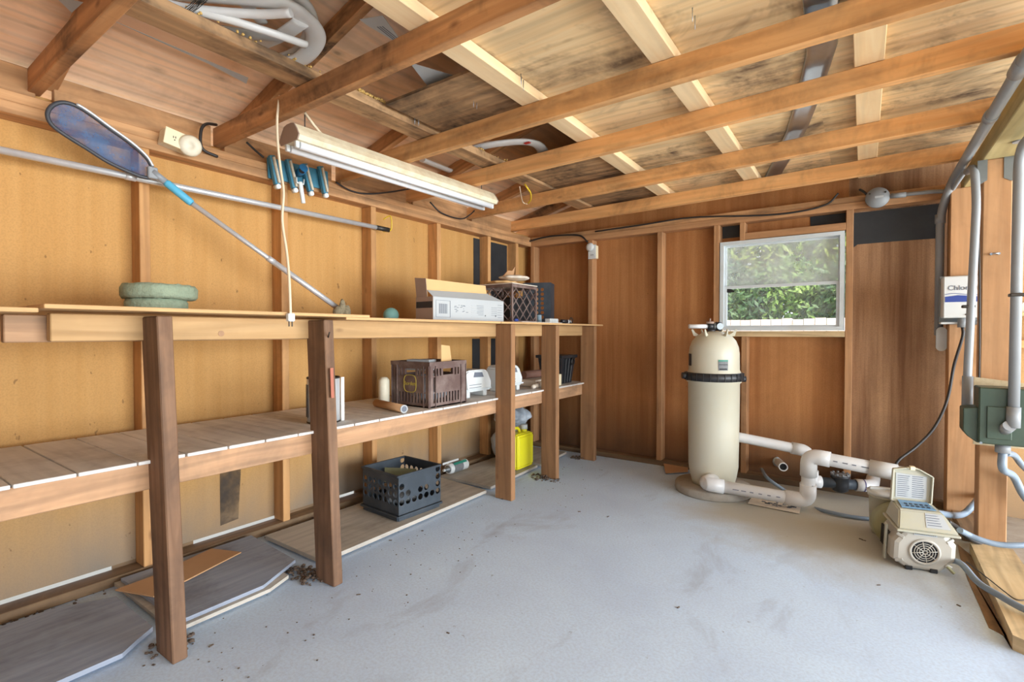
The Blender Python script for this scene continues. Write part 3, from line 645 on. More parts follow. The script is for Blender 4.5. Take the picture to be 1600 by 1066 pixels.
# leaf skimmer
N0, N1 = PX(238, 268, -2.76), PX(548, 496, -2.6)
sk = thing('leaf_skimmer', 'pool leaf skimmer with blue net leaning diagonally on the bench', 'pool net', N1)
G1 = PX(300, 318, -2.72)
b = MB(); b.cyl(G1, N1, .0125, n=16); b.build('pole_tube', 'aluminium', sk)
b = MB(); b.cyl(along(G1, N1, .42), along(G1, N1, .46), .0165, n=16); b.build('collar', 'aluminium', sk)
b = MB(); b.cyl(along(G1, N1, .44), N1, .0158, n=16); b.build('outer_tube', 'aluminium', sk)
H0 = PX(258, 284, -2.755); b = MB(); b.tube([H0, H0.lerp(G1, .08), H0.lerp(G1, .9), G1], [.014, .0185, .0185, .015], 16); b.build('grip', 'cyan_grip', sk)
b = MB(); b.cyl(N0, H0, .016, n=12); b.box(N0 - V((.01, .02, .035)), N0 + V((.012, .02, .02)), .004); b.build('bracket', 'pvc_grey', sk)
out = [(238, 262), (228, 246), (205, 225), (170, 200), (140, 178), (118, 165), (98, 160), (82, 165), (74, 178), (80, 194), (100, 210), (135, 232), (170, 254), (205, 270), (225, 277), (236, 276)]
Q = [PX(u, v, -2.77 + .0 * i) for i, (u, v) in enumerate(out)]; Qs = spline(Q + [Q[0]], 5)
b = MB(); b.tube(Qs, .0085, 8, caps=False); b.build('net_frame', 'net_frame_dark', sk)
b = MB(); b.tube([q + V((.01, 0, .004)) for q in Qs[:26]], .006, 8); b.build('frame_edge', 'aluminium', sk)
b = MB(); cen = sum(Q, V()) / len(Q); n = len(Qs); rr = []
for k in range(7):
    s_ = 1 - k / 6 * .98; rr.append([b.bm.verts.new(cen + (q - cen) * s_ + V((-.05 * (1 - s_ ** 2), 0, -.02 * (1 - s_ ** 2)))) for q in Qs[:-1]])
b.skin(rr, False); b.build('net', 'net_mesh', sk)
# vacuum head
vh = thing('vacuum_head', 'blue brushed pool vacuum head hanging on the top plate', 'vacuum head', PX(455, 262, -2.83))
ends = [((424, 243), (433, 289)), ((450, 249), (460, 295)), ((475, 256), (485, 300)), ((500, 260), (508, 303))]
b = MB()
for (ua, va), (ub, vb) in ends:
    a, c = PX(ua, va, -2.83), PX(ub, vb, -2.83); b.board(a, c, .034, .03, up=(1, 0, 0), bev=.004)
b.build('body', 'blue_plastic', vh)
a, c = PX(418, 262, -2.865), PX(512, 283, -2.865)
b = MB(); b.board(a, c, .12, .016, up=(1, 0, 0)); b.build('body_plate', 'blue_plastic', vh)
for (ua, va), (ub, vb) in ends:
    a, c = PX(ua + 3.5, va + 2, -2.81), PX(ub + 3.5, vb - 3, -2.81); b = MB(); b.board(a, c, .014, .016, up=(1, 0, 0), bev=.002); b.build('brush_strip', 'bristle', vh)
    p = PX(ub, vb + 3, -2.82); b = MB(); b.cyl(p - V((.015, 0, 0)), p + V((.02, 0, 0)), .014, n=12); b.build('wheel', 'white_plastic', vh)
p = PX(471, 268, -2.80); b = MB(); b.tube([p + V((-.03, 0, -.01)), p + V((.04, -.01, .012))], [.022, .026], 16); b.build('hose_socket', 'bright_blue_plastic', vh)
p = PX(471, 268, -2.76); b = MB(); b.cyl(p + V((.004, -.0015, .001)), p + V((.0055, -.0015, .0016)), .018, n=16); b.build('socket_bore', 'dark_plastic', vh)
p0, p1 = PX(469, 284, -2.79), PX(474, 318, -2.79); b = MB(); b.board(p0, p1, .024, .016, up=(1, 0, 0), bev=.003); b.tube([p0 + V((0, -.025, .02)), p0 + V((0, -.022, -.01)), p0 + V((0, .022, -.01)), p0 + V((0, .025, .02))], .005, 8); b.build('handle', 'white_plastic', vh)
# outlet with lamp
def outlet(c, n_, R, nm, lab):
    t = thing(nm, lab, 'outlet', c); return t
t = thing('outlet_box', 'ivory outlet box with round white cap on the left top plate', 'outlet', PX(268, 225, -2.83))
a, c = PX(252, 212, -2.84), PX(300, 232, -2.84)
b = MB(); b.board(a, c, .075, .07, up=(1, 0, 0), bev=.004); b.build('box', 'cream_lampshade', t)
b = MB(); off = V((.037, 0, 0)); b.board(a + off, c + off, .082, .006, up=(1, 0, 0), bev=.002); b.build('cover_plate', 'ivory_plastic', t)
m_ = along(a, c, .42) + V((.0405, 0, 0)); b = MB()
for dy in (-.016, .016):
    b.obox(m_ + V((0, -.004 + dy, .006)), (.002, .003, .01)); b.obox(m_ + V((0, .006 + dy, .006)), (.002, .003, .01)); b.cyl(m_ + V((0, .001 + dy, -.008)), m_ + V((.001, .001 + dy, -.008)), .003, n=8)
b.build('socket_slots', 'dark_plastic', t)
p = PX(297, 228, -2.79); Rl = V((1, -.35, -.25)).to_track_quat('Z', 'Y').to_matrix()
b = MB(); b.lathe([(.02, -.04), (.03, -.02), (.05, -.008), (.052, .0), (.044, .012), (.018, .016), (.014, .012), (.0, .012)], p, Rl, 28); b.build('round_cap', 'cream_lampshade', t)
# back wall outlet
t = thing('outlet_box', 'small white outlet with round plug-in cap on a back wall stud', 'outlet', PY(926, 392, 4.40))
a = PY(926, 394, 4.405); b = MB(); b.obox(a + V((.0, .02, 0)), (.075, .06, .125), None, .004); b.build('box', 'ivory_plastic', t)
b = MB(); b.obox(a + V((0, -.012, 0)), (.082, .006, .135), None, .002); b.build('cover_plate', 'white_plastic', t)
b = MB(); 
for dz in (-.03,): b.obox(a + V((-.008, -.016, dz)), (.004, .003, .014)); b.obox(a + V((.01, -.016, dz)), (.004, .003, .014))
b.build('socket_slots', 'dark_plastic', t)
p = a + V((-.015, -.03, .045)); b = MB(); b.lathe([(.0, -.015), (.036, -.014), (.042, 0), (.03, .014), (.01, .016), (0, .016)], p, M.Rotation(PI / 2, 3, 'X'), 24); b.build('round_cap', 'white_plastic', t)
# cables
def cable(pts, r, name, mat, label, cat='cable', n=8, rd=None):
    b = MB(); b.tube(spline(pts, 7) if rd is None else rounded(pts, rd), r, n); return b.build(name, mat, None, label, cat)
cable([PX(340, 245, -2.86), PX(316, 232, -2.86), PX(314, 205, -2.86), PX(322, 194, -2.87), PX(338, 195, -2.93)], .008, 'electrical_cable', 'cord_black', 'short dark cable looping by the outlet and joist end on left wall')
cable([PX(385, 222, -2.86), PX(400, 236, -2.85), PX(412, 246, -2.85)], .006, 'electrical_cable', 'cord_black', 'short dark cable beside the blue vacuum head')
cable([PX(525, 285, -2.85), PX(548, 298, -2.86), PX(575, 303, -2.85), PX(610, 300, -2.86), PX(640, 295, -2.87)], .006, 'electrical_cable', 'cord_black', 'sagging dark cable along the left top plate behind the lamp')
cable([PX(672, 316, -2.87), PX(690, 333, -2.86), PX(720, 342, -2.86), PX(735, 335, -2.86), PX(745, 325, -2.87)], .006, 'electrical_cable', 'cord_black', 'dark cable on the left top plate under the far lamp end')
cable([PY(824, 378, 4.42), PY(850, 371, 4.43), PY(875, 368, 4.43), PY(905, 368, 4.43), PY(918, 378, 4.41)], .008, 'electrical_cable', 'cord_black', 'black cable stapled from the corner to the back wall outlet')
cable([PY(930, 362, 4.43), PY(1000, 352, 4.43), PY(1080, 340, 4.43), PY(1180, 337, 4.43), PY(1240, 332, 4.43), PY(1290, 320, 4.43), PY(1310, 302, 4.43)], .007, 'electrical_cable', 'cord_black', 'long black cable running along the back top plate over the window')
cable([PY(1343, 296, 4.43), PY(1350, 300, 4.42), PY(1358, 308, 4.42)], .008, 'electrical_cable', 'cord_black', 'short cable entering the round grey junction box')
# cord with plug
cable([P(437, 150, 2.40), P(433, 185, 2.38), P(434, 225, 2.36), P(438, 262, 2.34), P(443, 300, 2.31), P(441, 345, 2.27), P(448, 395, 2.22), P(452, 440, 2.16), PX(454, 494, -1.985)], .006, 'extension_cord', 'cord_cream', 'cream cord hanging from the ceiling past the vacuum head to the bench', 'cord')
p = PX(454, 496, -1.985); b = MB(); b.obox(p, (.024, .03, .035), None, .004); t = b.build('plug', 'white_plastic', None, 'white two pin plug on the end of the hanging cream cord', 'plug', loc=p - V((0, 0, .02)))
b = MB()
for d in (-.007, .007): b.obox(p + V((0, d, -.028)), (.005, .003, .022))
b.build('prong', 'steel_dark', t)
# fluorescent fixture
lf = thing('fluorescent_lamp', 'long cream fluorescent fixture with two white tubes hung below the joists', 'lamp', P(610, 260, 3.6))
A = PZ(461, 214, 2.14) ; B_ = PZ(748, 316, 2.14)
A = V((-2.32, 1.40, 2.155)); B_ = V((-2.27, 2.93, 2.155))
Ld = (B_ - A).normalized(); Wd = V((0, 0, 1)).cross(Ld).normalized(); Ud = Ld.cross(Wd)
if Wd.x < 0: Wd = -Wd
Ud = V((0, 0, 1)); Ud = (Ud - Ld * Ud.dot(Ld)).normalized()
sec = [(-.075, -.022), (-.088, .0), (-.07, .03), (-.045, .062), (-.02, .068), (.02, .068), (.045, .062), (.07, .03), (.088, 0), (.075, -.022)]
b = MB(); b.prism(sec, A, Wd, Ud, Ld, (B_ - A).length); b.build('housing', 'cream_enamel', lf)
for q in (A - Ld * .006, B_): b = MB(); b.prism([(x * 1.02, z * 1.02) for x, z in sec[:]] , q, Wd, Ud, Ld, .006); b.build('end_plate', 'cardboard_grey', lf)
for sx_ in (-.042, .042):
    b = MB(); b.cyl(A + Wd * sx_ - Ud * .036 + Ld * .025, B_ + Wd * sx_ - Ud * .036 - Ld * .025, .019, n=16); b.build('lamp_tube', 'lamp_tube', lf)
    b = MB()
    for q, s1 in ((A, 1), (B_, -1)): b.obox(q + Wd * sx_ - Ud * .034 + Ld * .012 * s1, (.02, .02, .036), None, .003)
    b.build('lamp_holder', 'white_plastic', lf)
p = P(476, 176, 2.52); b = MB(); b.tube([p, P(490, 195, 2.56), P(506, 214, 2.62)], .007, 8); b.build('supply_cord', 'cord_cream', lf)
b = MB()
for q in (A + Ld * .08, B_ - Ld * .08): b.cyl(q + Ud * .06, q + Ud * .17, .003, n=6)
b.build('hanger', 'steel_dark', lf)
# wires under joist
cable([PZ(820, 288, 2.231), PZ(824, 294, 2.20), PZ(829, 302, 2.19), PZ(829, 312, 2.18), PZ(825, 318, 2.17)], .006, 'wire', 'yellow_wire', 'bent yellow wire hanging under the fourth joist', 'wire')
cable([PZ(812, 292, 2.231), PZ(815, 310, 2.2), PZ(818, 317, 2.19), PZ(824, 319, 2.18)], .004, 'wire', 'cord_cream', 'small pale wire beside the yellow wire', 'wire')

# ------------------------------------------------------------------ things on the bench top
BT = 1.275
def disc(c, r, h, name, label, rz=0, r2=None):
    b = MB(); pr = [(0, 0), (r * .93, 0), (r, h * .2), (r, h * .75), (r * .93, h), (0, h)]
    b.lathe(pr, c, None, 40)
    for v in b.bm.verts: v.co += V((rnd(-.002, .002), rnd(-.002, .002), rnd(-.002, .002)))
    return b.build(name, 'foam_green', None, label, 'foam disc')
c = PX(245, 475, -2.45); c.z = BT + .012
disc(c, .112, .052, 'foam_disc', 'lower smaller green grey speckled disc on the bench')
disc(c + V((.0, .012, .0525)), .137, .06, 'foam_disc', 'larger green grey disc resting on a smaller one')
c = PX(535, 490, -2.55); c.z = BT
b = MB(); b.ball(c + V((0, -.03, .04)), .038, (.7, .8, 1.1), 3, .12); b.ball(c + V((0, .0, .075)), .032, (.5, .6, 1.5), 3, .12); b.ball(c + V((0, .032, .045)), .034, (.6, .7, 1.3), 3, .12)
b.build('coral_rock', 'coral_stone', None, 'small rough coral rock standing on the bench behind the pole end', 'rock')
c = PX(611, 490, -2.5); c.z = BT + .035; b = MB(); b.ball(c, .05, (.85, 1.1, 1.0), 3, .01); b.build('float_ball', 'teal_ball', None, 'teal rounded float on the bench left of the white box', 'float')
# white carton
c0 = PX(677, 495, -2.2); c0.z = BT; c1 = PX(787, 500, -2.16); c1.z = BT
X = (c1 - c0).normalized(); Y = V((-X.y, X.x, 0)); Wc, Hc, Dc = (c1 - c0).length, .15, .16; Zc = V((0, 0, 1))
t = thing('cardboard_carton', 'open white printed cardboard carton lying on the bench top', 'box', c0)
bx = lambda b, x, y, z, a, d, h: b.obox(c0 + X * (x + a / 2) + Y * (y + d / 2) + Zc * (z + h / 2), (a, d, h), M((X, Y, Zc)).transposed(), .001)
b = MB(); bx(b, 0, 0, 0, Wc, .004, Hc); bx(b, 0, Dc, 0, Wc, .004, Hc); bx(b, 0, 0, 0, Wc, Dc, .004); bx(b, Wc - .004, 0, 0, .004, Dc, Hc); b.build('carton_body', 'box_white', t)
b = MB(); bx(b, -.003, 0, 0, .004, Dc, Hc); b.build('end_panel', 'cardboard_grey', t, label='brown grey end of the carton')
b = MB(); q = c0 + Zc * Hc
b.prism([(0, 0), (Wc, 0), (Wc - .1, .09), (0.0, .07)], q + Y * Dc * .0, X, (Y * .8 + Zc * .6).normalized(), Y.cross(X), .003); b.build('top_flap', 'box_white', t)
b = MB(); b.prism([(0, 0), (Wc - .1, 0), (Wc - .1, .07), (-.02, .075)], q + Y * .075 + Zc * .045, X, (Y * .2 + Zc * .98).normalized(), Y, .003); b.build('inner_flap', 'cardboard_pale', t, label='raised unprinted brown flap')
b = MB(); b.prism([(0, 0), (.1, 0), (.12, .115), (.02, .125)], q + Y * .15 - X * .003 , -Y, (Zc * .95 - X * .25).normalized(), -X, .003); b.build('end_flap', 'cardboard_grey', t, label='grey end flap standing up')
b = MB(); b.prism([(.0, .08), (Dc - .01, .08), (Dc - .01, .12), (0, .12)], c0 + X * -.0042 + Y * .003, Y, Zc, -X, .001); b.build('print', 'print_dark', t)
def marks(nm, mat, items, parent=t):
    b = MB()
    for x, z, a, h in items: bx(b, x * Wc, -.0012, z * Hc, a * Wc, .001, h * Hc)
    b.build(nm, mat, parent)
marks('print', 'print_grey', [(.03, .14, .18, .012), (.03, .85, .18, .012), (.03, .14, .004, .72), (.208, .14, .006, .72)] + [(.07 + .012 * i, .3, .006, .42) for i in range(9)] + [(rnd(.26, .44), rnd(.3, .7), rnd(.01, .04), .02) for i in range(16)])
marks('print', 'box_white', [(.5, .2 + .1 * i, .1, .02) for i in range(6)])
marks('print', 'print_grey', [(.58, .3 + .07 * i, .1, .014) for i in range(7)] + [(.8, .3 + .09 * i, .09, .014) for i in range(5)] + [(.90, .2 + .12 * i, .07, .014) for i in range(6)])
marks('print', 'print_dark', [(.70, .25, .014, .05), (.86, .25, .014, .05)])
# wire-sided brown crate
def lattice(b, o, X, Y, w, h, step, r, N):
    n = int((w + h) / step) + 2
    for sgn in (1, -1):
        for i in range(-n, n):
            pts = []
            for k in range(41):
                x = i * step + k / 40 * h * sgn if True else 0; y = k / 40 * h
                if 0 <= x <= w: pts.append((x, y))
            if len(pts) > 1:
                (x0, y0), (x1, y1) = pts[0], pts[-1]; b.tube([o + X * x0 + Y * y0, o + X * x1 + Y * y1], r, 5)
k0 = PX(833, 503, -2.3); k0.z = BT
kc = thing('milk_crate', 'brown lattice sided milk crate on the bench beside the carton', 'crate', k0)
LX, LY, LH = V((-1, 0, 0)), V((0, 1, 0)), .30
# corner nearest the room at (k0): sides run +y... crate about .36 square
cx0, cy0 = -2.56, 3.16; W_ = .34
b = MB()
for x in (cx0, cx0 + W_):
    for y in (cy0, cy0 + W_): b.box((x - .008, y - .008, BT), (x + .008, y + .008, BT + LH), .002)
for z in (BT + .008, BT + LH - .012):
    for y in (cy0, cy0 + W_): b.box((cx0, y - .006, z - .012), (cx0 + W_, y + .006, z + .012), .002)
    for x in (cx0, cx0 + W_): b.box((x - .006, cy0, z - .012), (x + .006, cy0 + W_, z + .012), .002)
b.box((cx0, cy0, BT), (cx0 + W_, cy0 + W_, BT + .006)); b.build('crate_frame', 'crate_brown', kc)
b = MB()
lattice(b, V((cx0, cy0, BT + .02)), V((1, 0, 0)), V((0, 0, 1)), W_, LH - .04, .10, .0045, None)
lattice(b, V((cx0 + W_, cy0, BT + .02)), V((0, 1, 0)), V((0, 0, 1)), W_, LH - .04, .10, .0045, None)
lattice(b, V((cx0, cy0 + W_, BT + .02)), V((1, 0, 0)), V((0, 0, 1)), W_, LH - .04, .10, .0045, None)
lattice(b, V((cx0, cy0, BT + .02)), V((0, 1, 0)), V((0, 0, 1)), W_, LH - .04, .10, .0045, None)
b.build('crate_lattice', 'crate_brown', kc)
b = MB(); b.box((cx0 + .02, cy0 + .03, BT + .007), (cx0 + W_ - .03, cy0 + W_ - .03, BT + .2), .01); b.build('parts_box', 'dark_plastic', None, 'dark box sitting inside the brown lattice crate', 'box')
def bag(c, sx_, sy, sz, name, mat, label, cat='bag', R=None, jit=.07):
    b = MB(); b.ball(c, 1, (sx_, sy, sz), 4, jit * .25, R)
    for v in b.bm.verts:
        d = v.co - V(c); k = 1 + jit * math.sin(d.x * 60 + d.z * 40) * math.cos(d.y * 55 - d.z * 30); v.co = V(c) + d * k
    return b.build(name, mat, None, label, cat)
ZT = BT + LH + .002
b = MB(); b.box((cx0 - .01, cy0 - .01, ZT), (cx0 + W_ + .01, cy0 + W_ + .01, ZT + .006)); b.build('paper_sheet', 'paper', None, 'flat sheet of paper covering the lattice crate top', 'paper')
bag((cx0 + .14, cy0 + .14, ZT + .026), .13, .12, .018, 'paper_bag', 'cardboard_pale', 'flattened tan paper bag at left on the lattice crate')
bag((cx0 + .22, cy0 + .2, ZT + .066), .12, .13, .022, 'paper_bag', 'paper', 'crumpled pale paper bag on top of the pile on the lattice crate')
b = MB(); o_ = V((cx0 + .1, cy0 + .2, ZT + .088)); b.prism([(0, 0), (.1, -.01), (.12, .09), (.09, .05), (.05, .05)], o_, (.4, .9, 0), (0, 0, 1), (1, -.4, 0), .01); b.build('paper_scrap', 'cardboard', None, 'torn brown paper corner sticking up from the crate pile', 'paper')
# black crate on its side
o_ = PX(829, 500, -2.62); kx, ky = -2.47, 3.86
bc = thing('plastic_crate', 'black crate with round holes standing on end in the bench corner', 'crate', (kx, ky, BT))
Xd = V((.93, .37, 0)).normalized(); Nd = V((.37, -.93, 0)).normalized()
G = [[0, 0, 0, 0, 0]] + [[0, 0, 1, 1, 0] for _ in range(7)] + [[0, 0, 0, 0, 0]]
oo = V((kx - .10, ky - .03, BT))
b = MB(); b.holes(oo, Xd, V((0, 0, 1)), Nd, .006, .052, .042, G, .38); b.build('side_panel', 'crate_black', bc)
b = MB()
Wd5, Hh = .26, .378
for (a_, w1) in ((0, .008), (Wd5 - .008, .008)):
    b.prism([(0, 0), (.22, 0), (.22, Hh), (0, Hh)], oo + Xd * a_, -Nd, V((0, 0, 1)), Xd, .006)
b.prism([(0, 0), (Wd5, 0), (Wd5, .22), (0, .22)], oo, Xd, -Nd, V((0, 0, 1)), .006); b.prism([(0, 0), (Wd5, 0), (Wd5, .22), (0, .22)], oo + V((0, 0, Hh - .006)), Xd, -Nd, V((0, 0, 1)), .006)
b.build('crate_shell', 'crate_black', bc)
b = MB()
c = PX(842, 495, -2.3); c.z = BT; b.tube([c, c + V((0, 0, .075))], [.026, .022], 20); b.build('plastic_cup', 'blue_cup', None, 'small pale blue upturned cup beside the lattice crate', 'cup')
c = PX(862, 500, -2.12); c.z = BT
t = thing('terminal_block', 'white comb-like plastic block near the bench end', 'plastic block', c)
b = MB(); b.obox(c + V((0, 0, .02)), (.05, .13, .036), None, .002); b.build('block', 'white_plastic', t)
b = MB()
for i in range(9): b.obox(c + V((.027, -.055 + i * .0137, .02)), (.006, .005, .03))
b.build('fin', 'white_plastic', t)
c = PX(886, 502, -2.12); c.z = BT
t = thing('pipe_fitting', 'dark and white pipe fitting at the right end of the bench', 'pipe fitting', c)
b = MB(); b.tube([c + V((0, -.1, .02)), c + V((0, 0, .02))], .016, 12); b.build('barrel', 'black_plastic', t)
b = MB(); b.tube([c + V((.0, .0, .018)), c + V((0, .05, .018))], .017, 12); b.build('nut', 'white_plastic', t)
b = MB(); b.tube([c + V((.02, .04 + .025 * math.cos(a), .028 + .025 * math.sin(a))) for a in [2 * PI * i / 16 for i in range(17)]], .004, 6); b.build('clamp_ring', 'steel_dark', t)
c = PX(812, 502, -2.1); c.z = BT + .002
slab([(c.x - .08, c.y - .12), (c.x + .09, c.y - .1), (c.x + .08, c.y + .5), (c.x - .1, c.y + .45)], BT, BT + .003, 'paper_sheet', 'paper', 'dusty paper spread along the bench edge below the lattice crate', 'paper')
b = MB(); b.ball((c.x - .03, c.y, BT + .016), .013, (1, 2, 1), 2, .1); b.build('blue_cap', 'print_blue', None, 'tiny dark blue cap at the foot of the lattice crate', 'cap')

# ------------------------------------------------------------------ things on the lower shelf
SH = .729
c = PX(506, 668, -2.28); c = V((-2.33, 1.585, SH))
t = thing('metal_can', 'tall grey metal can behind the second bench leg', 'can', c)
b = MB(); b.lathe([(0, 0), (.082, 0), (.082, .23), (.079, .232), (.079, .222), (0, .222)], c, None, 36); b.build('can_body', 'aluminium', t)
b = MB(); b.lathe([(.084, 0), (.084, .006), (.080, .008)], c, None, 36, False); b.lathe([(.080, .228), (.084, .230), (.084, .236), (.080, .238), (.078, .23)], c, None, 36, False); b.build('rim', 'steel_dark', t)
b = MB()
for a0 in (-2.1, -1.75): b.tube([c + V((.0835 * math.cos(a0), .0835 * math.sin(a0), .03)), c + V((.0835 * math.cos(a0), .0835 * math.sin(a0), .2))], .0025, 5)
q = c + V((.084 * math.cos(-1.2), .084 * math.sin(-1.2), .165)); b.ball(q, .02, (.8, .5, 1), 2, .2); b.build('label_print', 'print_dark', t)
b = MB(); b.box((c.x + .05, c.y + .07, SH), (c.x + .056, c.y + .088, SH + .232)); b.build('can_highlight', 'highlight_white', None, 'pale strip imitating the lit right side of the metal can', 'highlight strip')  # light on the can's right side, put in as a thin white strip
a, c = V((-2.50, 2.05, SH + .024)), V((-2.24, 2.01, SH + .024)); a = PX(588, 630, -2.52); a.z = SH + .024; c = PX(631, 640, -2.19); c.z = SH + .024
t = thing('cardboard_tube', 'tan cardboard tube lying on the lower shelf before the crate', 'tube', (a + c) / 2 - V((0, 0, .024)))
b = MB(); b.cyl(a, c, .024, n=24); b.build('tube_body', 'cardboard', t)
d_ = (c - a).normalized(); b = MB(); b.lathe([(.0245, 0), (.0245, .004), (.017, .004), (.017, -.001)], c, d_.to_track_quat('Z', 'Y').to_matrix(), 24, False); b.build('rim', 'box_white', t)
b = MB(); b.cyl(c, c + d_ * .002, .017, n=20); b.build('end_plug', 'print_grey', t)
# brown crate with slots
ox, oy = -2.2, 2.25      # near right corner column
kc = thing('milk_crate', 'brown slotted milk crate with yellow emblem on the lower shelf', 'crate', (-2.36, 2.4, SH))
CW, CD, CH = .34, .30, .285
fx, fy = -2.195, 2.235    # front-corner (towards the room, nearest the camera)
fx1, fy1 = fx - CW, fy + CW
rng = lambda *r: [list(q) for q in r]
def slot_side(b, o, X, N):
    Y = V((0, 0, 1)); c_ = CW / 12
    b.holes(o + Y * .0, X, Y, N, .008, c_, .022, [[0] * 12], (.3, .4), 'r')
    b.holes(o + Y * .022, X, Y, N, .008, c_, .07, [[0, 1, 1, 1, 1, 1, 1, 1, 1, 1, 1, 0]], (.26, .45), 'r')
    b.holes(o + Y * .092, X, Y, N, .008, c_, .10, [[0, 1, 0, 0, 0, 0, 0, 0, 0, 0, 1, 0]], (.26, .47), 'r')
    b.holes(o + Y * .192, X, Y, N, .008, c_, .055, [[0, 1, 1, 0, 0, 0, 0, 0, 0, 1, 1, 0]], (.26, .45), 'r') if False else None
    b.holes(o + Y * .192, X, Y, N, .008, c_, .055, [[0, 1, 1, 1]], (.26, .42), 'r')
    b.holes(o + Y * .192 + X * c_ * 4, X, Y, N, .008, c_ * 4, .055, [[1]], (.42, .36), 'r')
    b.holes(o + Y * .192 + X * c_ * 8, X, Y, N, .008, c_, .055, [[1, 1, 1, 0]], (.26, .42), 'r')
    b.prism([(0, .247), (CW, .247), (CW, CH), (0, CH)], o, X, Y, N, .008)
for o_, X_, N_ in ((V((fx1, fy, SH)), V((1, 0, 0)), V((0, 1, 0))), (V((fx, fy, SH)), V((0, 1, 0)), V((-1, 0, 0))), (V((fx1, fy1, SH)), V((1, 0, 0)), V((0, -1, 0))), (V((fx1, fy, SH)), V((0, 1, 0)), V((1, 0, 0)))):
    b = MB(); slot_side(b, o_, X_, N_); b.build('crate_side', 'crate_brown', kc)
b = MB(); b.box((fx1 - .006, fy - .006, SH + .26), (fx + .006, fy, SH + CH)); b.box((fx, fy - .006, SH + .26), (fx + .006, fy1 + .006, SH + CH)); b.box((fx1 - .006, fy1, SH + .26), (fx + .006, fy1 + .006, SH + CH))
for x in (fx1, fx1 + .05, fx - .05, fx - .003): b.box((x, fy - .007, SH), (x + .004, fy, SH + .26))
for y in (fy, fy + .05, fy1 - .05, fy1): b.box((fx, y, SH), (fx + .007, y + .004, SH + .26))
b.build('crate_ribs', 'crate_brown', kc)
b = MB(); b.box((fx1, fy, SH), (fx, fy1, SH + .008)); b.build('crate_base', 'crate_brown', kc)
em = V((fx - CW / 2, fy - .002, SH + .145)); b = MB(); pts = [em + V((.055 * (abs(math.cos(a)) ** .6) * math.copysign(1, math.cos(a)), 0, .055 * (abs(math.sin(a)) ** .6) * math.copysign(1, math.sin(a)))) for a in [2 * PI * i / 32 for i in range(33)]]
b.tube(pts, .0025, 6); b.build('emblem', 'yellow_emblem', kc)
text('Borden', .036, em - V((0, .002, 0)), (1, 0, 0), (0, 0, 1), 'yellow_emblem', 'emblem_lettering', kc)
bag((fx - .17, fy + .17, SH + .11), .14, .14, .09, 'plastic_bag', 'bag_white', 'crumpled bag and clutter inside the brown slotted crate')
c = V((fx - .17, fy + .10, SH + .26)); b = MB(); b.obox(c, (.17, .09, .07), Rz(.25), .003); t = b.build('printed_box', 'box_white', None, 'small white and blue printed box in the top of the brown crate', 'box', loc=c)
b = MB(); b.obox(c - V((0, 0, .008)), (.1705, .0905, .028), Rz(.25)); b.build('print_band', 'print_dark', t)
c = V((fx - .035, fy + .14, SH + .25)); b = MB(); b.prism([(0, 0), (.15, 0), (.135, .13), (.02, .14)], c, V((-.25, .97, 0)), V((-.1, 0, 1)), V((1, .2, 0)).normalized(), .004); b.build('cardboard_flap', 'cardboard_pale', None, 'tan cardboard piece standing upright in the brown crate', 'cardboard')
b = MB(); q = PX(600, 615, -2.55); b.tube([V((q.x, q.y, SH)), V((q.x, q.y, SH + .16)), V((q.x, q.y, SH + .18))], [.035, .035, .02], 16); b.build('bottle', 'cream_lampshade', None, 'pale bottle half hidden left of the brown crate', 'bottle')
# white housings
def housing(u0, u1, v0, v1, x, lab, mirror=False):
    a = PX(u0, v1, x); c = PX(u1, v1, x); a.z = c.z = SH; H = PX((u0 + u1) / 2, v0, x).z - SH; W = (c - a).length
    t = thing('pool_cleaner', lab, 'pool equipment', a); Y = V((0, 1, 0)); D = .17
    b = MB(); pr = [(.02, .04), (W - .0, .04), (W, H * .55), (W * .86, H * .93), (W * .74, H), (.12 * W, H), (.0, H * .9)] if not mirror else [(.0, .04), (W - .02, .04), (W - .01, H * .5), (W * .8, H * .9), (W * .66, H), (.04, H), (0, H * .9)]
    q = bmesh.new(); b.prism(pr, (x - D, a.y, SH), Y, V((0, 0, 1)), V((1, 0, 0)), D)
    bmesh.ops.bevel(b.bm, geom=list(b.bm.edges), offset=.01, segments=2, affect='EDGES'); b.build('shell', 'white_plastic', t)
    b = MB(); b.box((x - D * .9, a.y + W * .1, SH), (x - .01, a.y + W * .22, SH + .045), .004); b.box((x - D * .9, a.y + W * .72, SH), (x - .01, a.y + W * .86, SH + .045), .004); b.build('foot', 'white_plastic', t)
    b = MB(); b.prism([(W * .3, H * .74), (W * .68, H * .72), (W * .62, H * .9), (W * .34, H * .92)], (x, a.y, SH), Y, V((0, 0, 1)), V((1, 0, 0)), .003); b.build('vent', 'print_grey', t)
    b = MB(); b.box((x, a.y + W * .03, SH + .05), (x + .006, a.y + W * .97, SH + .062), .002); b.build('trim_edge', 'white_vinyl', t)
    b = MB()
    for k in range(2): b.box((x + .0, a.y + W * .15, SH + .35 * H + .02 * k), (x + .001, a.y + W * .6, SH + .35 * H + .004 + .02 * k))
    b.build('print_line', 'print_grey', t)
housing(727, 768, 578, 622, -2.3, 'boxy white plastic pool cleaner right of the brown crate')
housing(786, 818, 571, 615, -2.3, 'white rounded pool cleaner housing behind the third bench leg', True)
a, c = V((-2.42, 3.62, SH + .10)), V((-2.38, 4.0, SH + .10)); b = MB(); b.tube([a, c], .035, 16); b.build('pipe_roll', 'brown_tube', None, 'brown cylinder lying behind the white housing on the lower shelf', 'tube')
b = MB(); b.box((-2.5, 3.6, SH), (-2.28, 3.98, SH + .062), .01); b.build('foam_block', 'paper', None, 'pale block under the brown cylinder', 'block')
